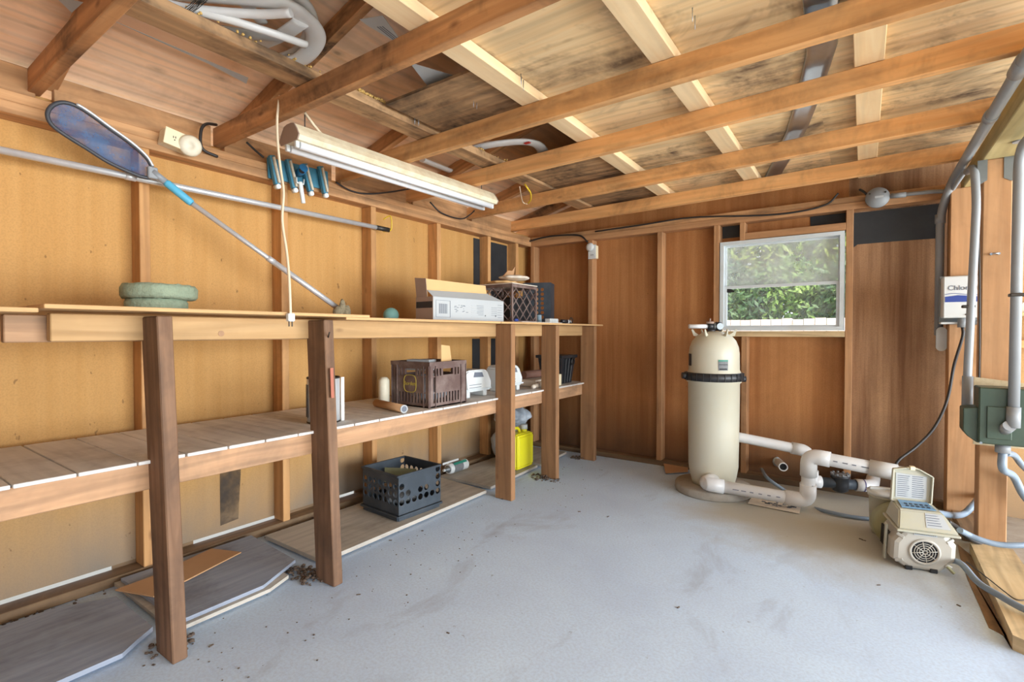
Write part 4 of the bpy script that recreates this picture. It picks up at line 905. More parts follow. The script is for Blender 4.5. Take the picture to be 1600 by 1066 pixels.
for k, (y, r) in enumerate(((3.5, .02), (3.55, .024), (3.62, .03))):
    b = MB(); b.ball((-2.24, y, SH + r), r, (1, 1, .9), 3, .08); b.build('crumpled_paper', 'paper', None, ['smallest crumpled paper ball at the shelf edge', 'middle crumpled paper ball at the shelf edge', 'largest crumpled paper ball by the brown cylinder'][k], 'paper', 'crumpled paper balls')
# black bin
c = V((-2.36, 4.09, SH)); t = thing('plastic_bin', 'black ribbed plastic bin near the end of the lower shelf', 'bin', c)
b = MB(); r4 = lambda w_, d_, z: [b.bm.verts.new(c + V((x, y, z))) for x, y in ((-w_, -d_), (w_, -d_), (w_, d_), (-w_, d_))]
b.skin([r4(.10, .10, 0), r4(.125, .13, .23), r4(.14, .15, .235), r4(.14, .15, .26)], True, False); b.build('bin_body', 'black_plastic', t)
b = MB()
for d in (-.06, 0, .06): b.board(c + V((.107, d * .8, .01)), c + V((.132, d, .23)), .012, .014, up=(1, 0, 0))
for d in (-.05, .05): b.board(c + V((d * .8, -.105, .01)), c + V((d, -.138, .23)), .012, .014, up=(0, 1, 0))
b.build('rib', 'black_plastic', t)
b = MB(); b.tube([c + V((.14, .03 * math.cos(a) + .06, .2 + .03 * math.sin(a))) for a in [2 * PI * i / 16 for i in range(17)]], .006, 6); b.build('handle_ring', 'steel_dark', t)
b = MB(); b.box((-2.24, 3.86, SH), (-2.2, 3.9, SH + .1), .004); b.build('plastic_bracket', 'ivory_plastic', None, 'small ivory bracket leaning left of the black bin', 'bracket')

# ------------------------------------------------------------------ things on the ground boards
GZ = .035
cr = thing('plastic_crate', 'open black crate with round holes on the floor board', 'crate', (-2.5, 2.35, GZ))
c0 = PZ(622, 816, GZ); cR = PZ(692, 790, GZ); cL = PZ(556, 778, GZ)
X1 = (cR - c0); X1.z = 0; w1 = .41; X1.normalize(); X2 = V((-X1.y, X1.x, 0)); w2 = .36
w1 = (cR - c0).length * .93
Hc = .285; Zc = V((0, 0, 1)); zb = .04
# face 1 towards the room (along X1), face 2 towards the camera (along X2)
def face(o, X, N, w, rows):
    cw = w / 7; b = MB(); ch = (Hc - zb) / 5
    b.holes(o + Zc * zb, X, Zc, N, .006, cw, ch * 1.0, rows, .40); return b
G1 = [[0] * 7, [0, 1, 0, 0, 0, 0, 0], [0, 1, 1, 1, 1, 1, 0], [0, 1, 1, 1, 1, 1, 0], [0, 1, 1, 1, 1, 1, 0]]
G1 = [[0, 0, 0, 0, 0, 0, 1], [1, 0, 0, 0, 0, 0, 1], [1, 1, 0, 1, 1, 0, 1], [1, 1, 1, 1, 1, 1, 1], [0] * 7]
G2 = [[0] * 7, [1] * 7, [1] * 7, [1] * 7, [0] * 7]
o_ = c0.copy(); o_.z = GZ
for o2, X_, N_, w_, G_, nm in ((o_, X1, -X1.cross(Zc) * -1, w1, G1, 'crate_side'), (o_, X2, X1, w2, G2, 'crate_side'), (o_ + X2 * w2, X1, -X2, w1, G1, 'crate_side'), (o_ + X1 * w1, X2, -X1, w2, G2, 'crate_side')):
    b = face(o2, X_, N_ if N_.length > .5 else X2, w_, G_); b.build(nm, 'crate_black', cr)
b = MB(); Rm = M((X1, X2, Zc)).transposed(); cc = o_ + X1 * w1 / 2 + X2 * w2 / 2
def fr(b, z, e, h, t_=.012):
    for s_, d_ in ((-1, X2), (1, X2)): b.obox(cc + d_ * s_ * (w2 / 2 + e / 2) + Zc * z, (w1 + 2 * e, t_, h), Rm, .002)
    for s_ in (-1, 1): b.obox(cc + X1 * s_ * (w1 / 2 + e / 2) + Zc * z, (t_, w2 + 2 * e, h), Rm, .002)
fr(b, Hc - .006, .006, .014); b.build('crate_rim', 'crate_black', cr)
b = MB(); fr(b, .03, .01, .012, .02); fr(b, .012, -.004, .024, .008); b.obox(cc + Zc * .03, (w1, w2, .006), Rm); b.build('crate_base', 'crate_black', cr)
b = MB(); b.obox(cc + X1 * .03 + X2 * .05 + Zc * .2, (.006, w2 * .62, .10), Rm @ Rz(.5)); b.build('divider', 'olive_plastic', cr)
bag(cc + Zc * .085 - X1 * .02, .11, .11, .045, 'plastic_bag', 'label_grey', 'grey crumpled bag in the bottom of the black floor crate')
# spray can
a, c = PX(712, 722, -2.72), PX(748, 706, -2.72); a = V((-2.74, 3.02, .07)); c = V((-2.74, 3.26, .07))
a = V((-2.76, 2.98, .085)); c = V((-2.76, 3.24, .085))
t = thing('spray_can', 'white and green spray can lying by the wall under the bench', 'spray can', (a + c) / 2 - V((0, 0, .045)))
d_ = (c - a).normalized(); Rq = d_.to_track_quat('Z', 'Y').to_matrix(); L_ = (c - a).length
b = MB(); b.lathe([(.036, .04), (.043, .06), (.043, L_ - .004), (.038, L_), (0, L_)], a, Rq, 28); b.build('can_body', 'white_plastic', t)
b = MB(); b.lathe([(.0435, L_ * .3), (.0438, L_ * .31), (.0438, L_ * .72), (.0435, L_ * .73)], a + V((0, 0, .001)), Rq, 28, False); b.build('label_band', 'label_grey', t)
b = MB(); b.prism([(0, 0), (L_ * .6, 0), (L_ * .6, .02), (0, .02)], a + d_ * L_ * .32 + V((.034, 0, .028)), d_, V((-.7, 0, .7)), V((.7, 0, .7)), .002); b.build('label_stripe', 'teal_print', t)
b = MB(); b.lathe([(0, .0), (.014, 0), (.016, .03), (.03, .04), (.036, .045)], a, Rq, 20, False); b.build('valve_cup', 'grey_metal', t)
b = MB(); b.cyl(a - d_ * .012, a + d_ * .012, .011, n=14); b.build('nozzle', 'white_plastic', t)
# yellow jug
j0 = V((-2.37, 3.16, .032)); JW, JD, JH = .17, .26, .245
j0 = PZ(795, 727, .03); 
t = thing('chemical_jug', 'bright yellow plastic jug with white cap under the bench', 'jug', (-2.44, 3.57, .032))
b = MB(); b.box((-2.53, 3.44, .032), (-2.36, 3.70, .335), .02)
bmesh.ops.bevel(b.bm, geom=[e for e in b.bm.edges], offset=.012, segments=2, affect='EDGES'); b.build('jug_body', 'yellow_plastic', t)
b = MB(); b.tube(rounded([V((-2.44, 3.46, .325)), V((-2.44, 3.47, .375)), V((-2.44, 3.56, .375)), V((-2.44, 3.59, .33))], .02), .013, 10); b.build('handle', 'yellow_plastic', t)
b = MB(); b.cyl((-2.43, 3.64, .325), (-2.43, 3.64, .355), .026, n=20); b.build('neck', 'yellow_plastic', t)
b = MB(); b.cyl((-2.43, 3.64, .355), (-2.43, 3.64, .395), .031, n=20); b.build('cap', 'white_plastic', t)
bag((-2.70, 3.78, .18), .14, .17, .15, 'plastic_bag', 'bag_white', 'white and blue printed plastic sack behind the yellow jug', jit=.1)
bag((-2.67, 3.80, .42), .15, .2, .09, 'plastic_bag', 'bag_white', 'upper crumpled plastic bag bulging under the lower shelf', jit=.12)

# ------------------------------------------------------------------ pool filter tank
tc_ = P(1114, 745, 3.79); tc_.z = 0
def lz(v): return PH(1114, v, 'x', tc_.x).z if False else 1.2 + (519.6 - v) / FPX * 3.79
b = MB(); b.lathe([(0, 0), (.268, 0), (.272, .012), (.272, .05), (.266, .06), (0, .06)], tc_, None, 56); b.build('round_pad', 'slab_grey', None, 'round concrete pad under the pool filter tank', 'pad')
tk = thing('pool_filter', 'tall cream pool filter tank with black clamp band on round pad', 'filter tank', tc_ + V((0, 0, .06)))
R_ = .182
b = MB(); b.lathe([(0, .062), (.15, .062), (.155, .09), (.165, .13), (.176, .2), (R_ - .002, .5), (R_, .82), (R_ + .012, .83), (R_ + .012, .845)], tc_, None, 64, False); b.build('lower_shell', 'cream_plastic', tk)
b = MB(); b.lathe([(R_ + .012, .845), (R_ + .008, .90), (.180, .92), (.178, 1.04), (.172, 1.09), (.155, 1.135), (.125, 1.172), (.08, 1.198), (.04, 1.208), (0, 1.21)], tc_, None, 64, False); b.build('dome', 'cream_plastic', tk)
b = MB(); b.lathe([(R_ + .010, .84), (R_ + .024, .842), (R_ + .026, .87), (R_ + .022, .898), (R_ + .006, .902)], tc_, None, 64, False)
b.lathe([(.001, .0), (.001, .001)], tc_ + V((0, 0, .85)), None, 8)
b.build('clamp_band', 'black_plastic', tk)
for i in range(26):
    b = MB(); a = 2 * PI * i / 26; b.obox(tc_ + V((math.cos(a) * (R_ + .024), math.sin(a) * (R_ + .024), .87)), (.01, .006, .056), Rz(a), .001); b.build('clamp_rib', 'dark_plastic', tk)
b = MB()
for s_, zz in ((-1, .875), (1, .848)): b.cyl(tc_ + RT * s_ * (R_ + .018) + V((0, 0, zz)), tc_ + RT * s_ * (R_ + .056) + V((0, 0, zz)), .024, n=12)
b.build('clamp_knob', 'black_plastic', tk)
for i in range(6):
    b = MB(); a = 2 * PI * (i + .3) / 6; q = tc_ + V((math.cos(a) * .115, math.sin(a) * .115, 1.185)); b.prism([(-.035, -.02), (.03, -.012), (.045, .035), (.035, .04), (.018, .014)], q, V((math.cos(a), math.sin(a), 0)), V((0, 0, 1)), V((-math.sin(a), math.cos(a), 0)), .008); b.build('lift_lug', 'cream_plastic', tk)
def decal(parent, ang, z0, z1, half, rad, nm, mat, off=.0015):
    b = MB(); n = 6; A = []; B = []
    for i in range(n + 1):
        a = ang - half + 2 * half * i / n; A.append(b.bm.verts.new(tc_ + V((math.cos(a) * (rad + off), math.sin(a) * (rad + off), z0)))); B.append(b.bm.verts.new(tc_ + V((math.cos(a) * (rad + off), math.sin(a) * (rad + off), z1))))
    for i in range(n): b.bm.faces.new((A[i], A[i + 1], B[i + 1], B[i]))
    return b.build(nm, mat, parent)
toc = math.atan2(-tc_.y, -tc_.x)
decal(tk, toc + .36, .925, .995, .19, .181, 'label', 'label_grey'); decal(tk, toc + .36, .990, 1.002, .19, .181, 'label', 'teal_print', .002)
decal(tk, toc + .36, .93, .94, .15, .181, 'label_print', 'dark_plastic', .0025); decal(tk, toc + .36, .965, .97, .17, .181, 'label_print', 'dark_plastic', .0025)
decal(tk, toc - 1.18, .95, 1.04, .16, .180, 'label', 'print_dark')
# relief valve
vz = 1.245; c = tc_ + V((0, 0, vz)); q0 = tc_ - RT * .02
t_ = tk
b = MB(); b.cyl(q0 + V((0, 0, 1.2)), q0 + V((0, 0, 1.225)), .03, n=16); b.cyl(c - RT * .05, c - RT * .005, .024, n=16); b.cyl(c + RT * .015 , c + RT * .05 - F0 * .0, .034, n=18); b.build('air_valve', 'black_plastic', tk)
b = MB(); b.cyl(c - RT * .03 + V((0, 0, .02)), c - RT * .03 + V((0, 0, .036)), .028, n=10); b.cyl(c - RT * .03 + V((0, 0, .036)), c - RT * .03 + V((0, 0, .06)), .006, n=8); b.build('valve_knob', 'cardboard_grey', tk)
b = MB(); b.cyl(c - RT * .19, c - RT * .05, .016, n=14); b.build('drain_stub', 'pvc_white', tk)
b = MB(); b.cyl(c - RT * .008, c + RT * .012, .026, n=16); b.cyl(c + RT * .032 - F0 * .034, c + RT * .032 - F0 * .036, .025, n=16); b.build('gauge_ring', 'grey_metal', tk)

# ------------------------------------------------------------------ pvc pipework
def pipework(name, label, runs, fits, mat='pvc_white', prints=()):
    pts0 = runs[0][0]; t = thing(name, label, 'pipe', V(pts0[0]))
    for pts, r, rd in runs: b = MB(); b.tube(rounded(pts, rd, 6), r, 20); b.build('pipe', mat, t)
    for pts, r, rd, *mm in fits: b = MB(); b.tube(rounded(pts, rd, 6) if len(pts) > 2 else pts, r, 20); b.build('fitting', mm[0] if mm else mat, t)
    return t
a0 = tc_ - F0 * .10 - RT * .02; a0.z = .13
p0 = P(1100, 752, 3.56); p1 = P(1262, 783, 3.36); p2 = P(1264, 712, 3.32); p3 = P(1412, 741, 3.02)
p1.z = max(p1.z, .056); p0.z = .125
d1 = (p0 - p1).normalized()
pw = pipework('discharge_pipe', 'thick white pvc pipe looping from pump to the filter base', [([p0, p1, p2, p3], .042, .075)],
    [([a0, p0, p0 + (p1 - p0).normalized() * .13], .050, .07), ([p1 + (p0 - p1).normalized() * .14, p1, p1 + (p2 - p1).normalized() * .12], .050, .075), ([p2 + (p1 - p2).normalized() * .14, p2, p2 + (p3 - p2).normalized() * .12], .050, .075), ([p3 + (p2 - p3).normalized() * .17, p3 + (p2 - p3).normalized() * .03], .050, 0)])
b = MB()
for a_, c_, n in ((p0, p1, 6), (p1, p2, 1), (p2, p3, 5)):
    d_ = (c_ - a_).normalized(); L_ = (c_ - a_).length; up = V((0, 0, 1)); up = (up - d_ * up.dot(d_)).normalized() if abs(d_.z) < .8 else RT.copy(); sd = d_.cross(up);
    if sd.dot(F0) > 0: sd = -sd
    for i in range(n):
        x = L_ * (.28 + .5 * i / max(n, 1)); q = a_ + d_ * x + sd * .0425 + up * .004; b.board(q, q + d_ * rnd(.02, .05), .002, .006, up=up, bev=0)
b.build('print', 'pvc_print', pw)
q0 = P(1148, 682, 3.80); q1 = P(1262, 705, 3.68); q2 = P(1268, 752, 3.62); q3 = P(1362, 760, 3.56); q4 = q3 + V((.04, .22, .05)); q4 = P(1366, 740, 3.78)
ts = thing('return_pipe', 'white pvc pipe with black valve running behind the filter loop', 'pipe', q0)
b = MB(); b.tube(rounded([tc_ + F0 * .15 + V((0, 0, q0.z - .0)), q0, q1, q2], .07, 6), .037, 20); b.build('pipe', 'pvc_white', ts)
b = MB(); e = q1; b.tube(rounded([e + (q0 - e).normalized() * .11, e, e + (q2 - e).normalized() * .1], .07, 6), .044, 20); b.build('fitting', 'pvc_white', ts)
b = MB(); b.tube(rounded([q2 + V((0, 0, .08)), q2, q2 + (q3 - q2).normalized() * .06], .05, 6), .044, 20); b.build('fitting', 'pvc_white', ts)
dq = (q3 - q2).normalized(); vc = q2 + dq * .19
b = MB(); b.cyl(q2 + dq * .05, q2 + dq * .32, .036, n=20); b.build('valve_ends', 'crate_black', ts)
b = MB(); b.lathe([(0, -.065), (.03, -.06), (.052, -.045), (.056, .0), (.056, .045), (.062, .048), (.062, .06), (0, .06)], vc, None, 24); b.build('valve_body', 'black_plastic', ts)
b = MB(); b.lathe([(0, .0605), (.058, .0605), (.056, .068), (0, .07)], vc, None, 24)
for i in range(10): a = 2 * PI * i / 10; b.cyl(vc + V((.053 * math.cos(a), .053 * math.sin(a), .062)), vc + V((.053 * math.cos(a), .053 * math.sin(a), .078)), .008, n=8)
b.build('valve_lid', 'label_grey', ts)
b = MB(); b.tube(rounded([q2 + dq * .29, q3, q4, q4 + V((.0, .08, -.12))], .06, 6), .043, 20); b.build('fitting', 'pvc_white', ts)
b = MB(); x_ = q2 + dq * .34; b.lathe([(.0445, -.004), (.0445, .004)], x_, dq.to_track_quat('Z', 'Y').to_matrix(), 24, False); b.build('primer_band', 'purple_primer', ts)
b = MB(); x_ = q4 + V((0, 0, 0)); b.lathe([(.0445, -.008), (.0445, .008)], x_ + V((-.0, -.07, .01)) * .5, (q4 - q3).to_track_quat('Z', 'Y').to_matrix(), 24, False); b.build('red_mark', 'red_plastic', ts)
s0 = PY(1216, 722, YP - .005); s1 = P(1224, 730, 3.62)
t = thing('pipe_stub', 'short open pvc pipe stub poking through the back wall', 'pipe', s0)
b = MB(); b.tube([s0, s1], .03, 20, False); b.tube([s1, s0], .024, 20, False); Rq = (s1 - s0).to_track_quat('Z', 'Y').to_matrix(); b.lathe([(.024, 0), (.03, 0)], s1, Rq, 20, False); b.build('pipe', 'pvc_white', t)
b = MB(); b.cyl(s1 - (s1 - s0) * .1, s1 - (s1 - s0) * .08, .024, n=20); b.build('pipe_bore', 'dark_plastic', t)
b = MB(); b.lathe([(.03, -.002), (.042, 0), (.03, .002)], s0, Rq, 20, False); b.build('wall_hole_edge', 'bag_white', t)
# hose on floor
cable([PY(1190, 733, 4.42), P(1200, 748, 3.75), P(1228, 768, 3.66), P(1255, 788, 3.6), PZ(1290, 799, .014), PZ(1340, 809, .014), PZ(1392, 813, .014)], .012, 'rubber_hose', 'conduit_blue', 'dark flexible conduit curving over the floor behind the loop', 'hose', 10)
pts = [PZ(1168, 784, .004), PZ(1180, 777, .004), PZ(1252, 790, .004), PZ(1249, 802, .004)]
X_ = (pts[3] - pts[0]); sheet([PZ(1168, 787, .006), PZ(1249, 803, .006), PZ(1252, 790, .006), PZ(1178, 772, .006)], 'paper_sheet', 'paper', 'printed paper lying on the floor beside the round pad', 'paper', {'print_grey': [(rnd(.2, .85), rnd(.15, .75), rnd(.03, .1), .08) for i in range(24)]})
sheet([PZ(1040, 740, .012), PZ(1075, 738, .012), PZ(1075, 722, .02), PZ(1036, 722, .02)], 'cardboard_sheet', 'cardboard', 'piece of brown cardboard on the floor left of the tank', 'cardboard', th=.005)

# ------------------------------------------------------------------ pump
pb = PZ(1442, 893, 0); A_ = -.0; pr_ = math.radians(12)
BX = V((math.cos(pr_), math.sin(pr_), 0)); BY = V((-math.sin(pr_), math.cos(pr_), 0)); BZ = V((.04, 0, 1)).normalized()
RB = M((BX, BY, BZ)).transposed()
def L3(x, y, z): return pb + BX * x + BY * y + BZ * z
pu = thing('pool_pump', 'cream pool pump with open lid and round fan grille on the floor', 'pump', pb); PS = .85; pu.scale = (PS, PS, PS)
def LS(x, y, z): return pb + (L3(x, y, z) - pb) * PS
FR = M((BX, BZ, -BY)).transposed()     # lathe axis pointing out of the front
hx = .155; o8 = [(-.155, .05), (-.155, .16), (-.105, .235), (.105, .235), (.155, .17), (.155, .08), (.085, .002), (-.085, .002)]
b = MB(); ra = lambda s_, y, dz=0: [b.bm.verts.new(L3(x * s_, y, .12 + (z - .12) * s_ + dz)) for x, z in o8]
b.skin([ra(.80, -.004), ra(.93, .004), ra(1, .03), ra(1, .10), ra(.93, .13), ra(.92, .28), ra(.8, .30)], True, False); b.build('motor_housing', 'pump_grey_cream', pu)
b = MB(); cF = L3(0, -.004, .118)
b.lathe([(.078, .0), (.076, .008), (.066, .010), (.062, .004)], cF, FR, 40, False); b.build('grille_ring', 'pump_grey_cream', pu)
b = MB(); b.lathe([(0, .002), (.063, .002)], cF, FR, 40, False); b.build('grille_dark', 'dark_plastic', pu)
b = MB()
for r in (.012, .025, .038, .050): b.tube([cF + FR @ V((r * math.cos(a), r * math.sin(a), .006)) for a in [2 * PI * i / 32 for i in range(33)]], .0022, 6)
for i in range(8):
    a = 2 * PI * i / 8 + .2; b.tube([cF + FR @ V((.006 * math.cos(a), .006 * math.sin(a), .006)), cF + FR @ V((.062 * math.cos(a), .062 * math.sin(a), .006))], .0022, 6)
b.build('grille_bars', 'pump_grey_cream', pu)
b = MB()
for sx_, sz in ((-1, .195), (1, .195), (-1, .05), (1, .05)):
    a_ = L3(sx_ * .10, -.002, .118 + (sz - .118) * .9); c_ = L3(sx_ * .135, .012, .118 + (sz - .118) * 1.15); b.board(a_, c_, .018, .014, up=-BY)
b.build('housing_rib', 'pump_grey_cream', pu)
b = MB()
for i in range(7): b.obox(L3(-.148, .10 + .024 * i, .12), (.012, .008, .12), RB)
b.build('vent_slot', 'steel_dark', pu)
b = MB(); b.obox(L3(-.165, .10, .12), (.012, .03, .22), RB, .004); b.build('rear_guard', 'pump_cream', pu)
# nameplate
b = MB(); b.obox(L3(0.0, .0, .222), (.11, .012, .018), RB); b.build('nameplate', 'box_white', pu)
text('SUPERFLO', .016, L3(0, -.008, .222), BX, BZ, 'print_blue', 'nameplate_lettering', pu) if False else None
b = MB()
for i in range(12): b.obox(L3(-.048 + i * .0085, -.007, .224), (.005, .001, .009), RB)
b.build('nameplate_print', 'print_dark', pu)
# control box
b = MB(); cb = [(-.165, .238, -.01), (.165, .238, -.01), (.165, .238, .24), (-.165, .238, .24)]
def hexa(b, low, top):
    A = [b.bm.verts.new(L3(*p)) for p in low]; B = [b.bm.verts.new(L3(*p)) for p in top]
    b.bm.faces.new(A[::-1]); b.bm.faces.new(B)
    for i in range(4): b.bm.faces.new((A[i], A[(i + 1) % 4], B[(i + 1) % 4], B[i]))
hexa(b, [(-.140, -.030, .245), (.152, -.030, .245), (.145, .26, .245), (-.135, .26, .245)], [(-.115, .07, .335), (.100, .07, .335), (.095, .25, .345), (-.108, .25, .345)])
bmesh.ops.bevel(b.bm, geom=list(b.bm.edges), offset=.008, segments=2, affect='EDGES'); b.build('control_box', 'pump_cream', pu)
b = MB(); b.obox(L3(.004, .115, .238), (.300, .30, .014), RB, .003); b.build('box_skirt', 'pump_cream', pu)
b = MB(); b.prism([(-.085, .0), (.085, .0), (.075, .12), (-.075, .12)], L3(-.01, .095, .341), BX, (BY * 1 + BZ * .07).normalized(), BZ, .004); b.build('keypad', 'screen_blue', pu)
b = MB()
for i in range(5):
    for j in range(2): b.obox(L3(-.06 + i * .026, .12 + j * .035, .349 + j * .002), (.014, .014, .003), RB)
b.build('keypad_buttons', 'print_dark', pu)
Yf = (L3(0, .07, .335) - L3(0, -.030, .245)).normalized(); Nf = BX.cross(Yf)
if Nf.dot(BY) > 0: Nf = -Nf
b = MB(); b.prism([(.01, .03), (.125, .03), (.10, .125), (.02, .125)], L3(-.01, -.030, .245) + Nf * .0005, BX, Yf, Nf, .0015); b.build('sticker', 'box_white', pu)
b = MB()
for i in range(5): b.prism([(.02, .045 + i * .016), (rnd(.06, .1), .045 + i * .016), (.085, .049 + i * .016), (.02, .049 + i * .016)], L3(-.01, -.030, .245) + Nf * .0022, BX, Yf, Nf, .0006)
b.build('sticker_print', 'print_grey', pu)
# lid
lo = L3(-.012, .235, .345); LZ = (BZ + BY * .12).normalized(); LN = -BY
lid = [(-.105, .0), (.098, 0), (.105, .165), (.035, .205), (-.0, .215), (-.03, .208), (-.098, .195)]
b = MB(); b.prism(lid, lo, BX, LZ, BY, .008)
n = len(lid)
for i in range(n):
    (x0, z0), (x1, z1) = lid[i], lid[(i + 1) % n]; b.board(lo + BX * x0 + LZ * z0 - BY * .012, lo + BX * x1 + LZ * z1 - BY * .012, .008, .026, up=-BY, bev=.002)
b.build('lid', 'pump_cream', pu)
b = MB(); b.prism([(-.08, .018), (.078, .018), (.078, .16), (-.08, .172)], lo - BY * .002, BX, LZ, -BY, .002); b.build('instruction_label', 'box_white', pu)
b = MB()
for i in range(11):
    for x0, x1 in ((-.072, -.005), (.004, .07)): b.prism([(x0, .028 + .0125 * i), (x0 + (x1 - x0) * rnd(.6, 1), .028 + .0125 * i), (x1 - .006, .032 + .0125 * i), (x0, .032 + .0125 * i)], lo - BY * .0045, BX, LZ, -BY, .0006)
b.build('label_print', 'print_grey', pu)
b = MB(); b.prism([(-.012, .2), (.012, .2), (.012, .222), (-.012, .222)], lo, BX, LZ, -BY, .03); b.build('lid_latch', 'ivory_plastic', pu)
# wet end behind
b = MB(); b.tube([L3(-.02, .30, .13), L3(-.03, .34, .13), L3(-.03, .44, .13), L3(-.03, .46, .13)], [.10, .14, .14, .11], 28); b.build('volute', 'olive_plastic', pu)
b = MB(); c_ = L3(-.04, .58, 0); b.lathe([(0, .0), (.08, 0), (.095, .05), (.1, .26), (.108, .265), (.108, .28), (0, .285)], c_, None, 28); b.cyl(c_ + V((0, 0, .13)), L3(-.03, .44, .13), .06, n=20); b.build('strainer_pot', 'pump_cream', pu)
b = MB(); c2 = c_ + V((0, 0, .28)); b.lathe([(.11, .0), (.115, .02), (.08, .03), (0, .03)], c2, None, 28); b.obox(c2 + V((0, 0, .035)), (.2, .025, .02), RB, .005); b.build('strainer_lid', 'white_plastic', pu)
pe = p3; b = MB(); b.tube(rounded([p3 + (p2 - p3).normalized() * .04, p3 + (p3 - p2).normalized() * .07, LS(-.03, .40, .24)], .03), .044, 20); b.build('outlet_union', 'pvc_white', pw)
b = MB(); 
for x in (-.07, .05): b.obox(L3(x, .02, .012), (.035, .06, .024), RB, .003)
for x in (-.08, .06): b.obox(L3(x, .36, .012), (.04, .08, .024), RB, .003)
b.build('foot', 'black_plastic', pu)
b = MB(); b.board(L3(.11, .0, .05), L3(.14, -.02, .02), .02, .012); b.build('drain_plug', 'olive_plastic', pu)

# ------------------------------------------------------------------ right side: conduits, boxes, plank
XC = .425
jb = PY(1371, 309, 4.40); t = thing('junction_box', 'round grey junction box at the top of the back wall', 'junction box', jb)
RY = M.Rotation(PI / 2, 3, 'X')
b = MB(); b.lathe([(0, -.03), (.068, -.03), (.072, 0), (.07, .012), (.0, .014)], jb, RY, 32); b.build('box_body', 'pvc_grey', t)
b = MB(); b.obox(jb + V((.01, -.0155, .002)), (.05, .002, .014)); b.build('label', 'box_white', t)
b = MB(); 
for x in (-.045, .045): b.cyl(jb + V((x, -.014, .03)), jb + V((x, -.018, .03)), .006, n=8)
b.build('screw', 'steel_dark', t)
def conduit(pts, r, label, name='conduit', mat='pvc_grey', cpl=(), rd=.12, straps=()):
    t = thing(name, label, 'conduit', V(pts[0])); q = rounded(pts, rd, 8)
    b = MB(); b.tube(q, r, 16); b.build('pipe', mat, t)
    for a_, c_ in cpl: b = MB(); b.cyl(a_, c_, r + .005, n=16); b.build('coupling', mat, t)
    for p in straps:
        b = MB(); b.obox(p, (r * 2.8, r * 2.6, .016), None, .003); b.build('strap', 'steel_dark', t)
    return t
k1 = jb + V((.07, 0, 0)); k2 = PY(1462, 299, 4.41)
conduit([k1, k2, V((.462, 4.38, 2.128)), V((.466, 3.86, 2.128))], .013, 'thin grey conduit from the round junction box along the back plate', cpl=[(k1 + V((.005, 0, 0)), k1 + V((.09, 0, -.003)))], rd=.05)
zc = 2.17
c1 = V((.455, 4.36, zc)); g0 = V((.46, .3, zc - .02)); cmain = None
c1b = PY(1468, 430, 4.40)
cmain = conduit([g0, V((.455, 4.28, zc)), V((c1b.x, 4.405, 2.0)), V((c1b.x, 4.405, .98 + .2))], .024, 'thick grey conduit along the ceiling edge dropping to the control box', rd=.14,
    cpl=[(V((.458, 2.5, zc - .004)), V((.457, 2.62, zc - .004))), (V((.456, 3.05, zc - .003)), V((.456, 3.1, zc - .003))), (V((c1b.x, 4.405, 1.93)), V((c1b.x, 4.405, 1.99)))])
# conduit body
cbp = V((c1b.x + .0, 4.40, 1.12)); lb = PY(1470, 530, 4.40)
t = cmain
b = MB(); b.prism([(.026 * math.cos(a) if True else 0, (.05 if math.sin(a) > 0 else -.05) + .026 * math.sin(a)) for a in [2 * PI * i / 24 for i in range(24)]], lb + V((0, .02, 0)), (1, 0, 0), (0, 0, 1), (0, -1, 0), .05); bd_ = b.build('fitting_body', 'pvc_grey', t)
b = MB(); b.prism([(.028 * math.cos(a), (.052 if math.sin(a) > 0 else -.052) + .028 * math.sin(a)) for a in [2 * PI * i / 24 for i in range(24)]], lb + V((0, -.03, 0)), (1, 0, 0), (0, 0, 1), (0, -1, 0), .005); b.build('cover', 'white_vinyl', bd_)
b = MB(); b.cyl(lb + V((0, 0, .07)), V((lb.x, lb.y, 1.23)), .02, n=14); b.build('pipe', 'pvc_grey', t)
# control box
b0 = PY(1473, 497, 4.16); b1 = PY(1524, 430, 4.16)
cbx = thing('control_box', 'white salt chlorinator control box screwed to the back right post', 'control box', V(((b0.x + b1.x) / 2, 4.2, b0.z)))
b = MB(); b.box((b0.x, 4.16, b0.z), (b1.x + .03, 4.285, b1.z), .006); b.build('housing', 'white_plastic', cbx)
b = MB(); b.box((b0.x - .008, 4.285, b0.z - .04), (b1.x + .03, 4.298, b1.z + .012), .002); b.build('back_plate', 'grey_metal', cbx)
b = MB(); b.box((b0.x - .006, 4.2, b0.z - .038), (b1.x + .03, 4.285, b0.z - .026), .002); b.build('bottom_bracket', 'white_plastic', cbx)
cx_ = (b0.x + b1.x) / 2 + .015
text('ChlorSync', .042, (cx_ + .02, 4.158, b1.z - .075), (1, 0, 0), (0, 0, 1), 'print_grey', 'lettering', cbx)
b = MB(); b.prism([(-.09, -.022), (.1, -.022), (.1, .004), (.03, .014), (-.03, .02), (-.09, .012)], (cx_ + .01, 4.159, b1.z - .14), (1, 0, 0), (0, 0, 1), (0, -1, 0), .001); b.build('logo_band', 'print_blue', cbx)
b = MB(); b.tube(spline([(cx_ - .08, 4.158, b1.z - .115), (cx_ - .04, 4.158, b1.z - .108), (cx_ + .03, 4.158, b1.z - .118), (cx_ + .11, 4.158, b1.z - .122)]), .0015, 5); b.build('logo_line', 'print_blue', cbx)
b = MB(); b.cyl((cx_ + .02, 4.157, b0.z + .02), (cx_ + .02, 4.16, b0.z + .02), .005, n=10); b.build('screw', 'steel_dark', cbx)
b = MB(); g = V((cx_ + .01, 4.2, b0.z)); b.cyl(g + V((0, 0, -.06)), g, .026, n=14); b.cyl(g + V((.03, 0, -.03)), g + V((.12, 0, -.03)), .014, n=12); b.build('cable_gland', 'pvc_grey', cbx)
g2 = g + V((0, 0, -.06))
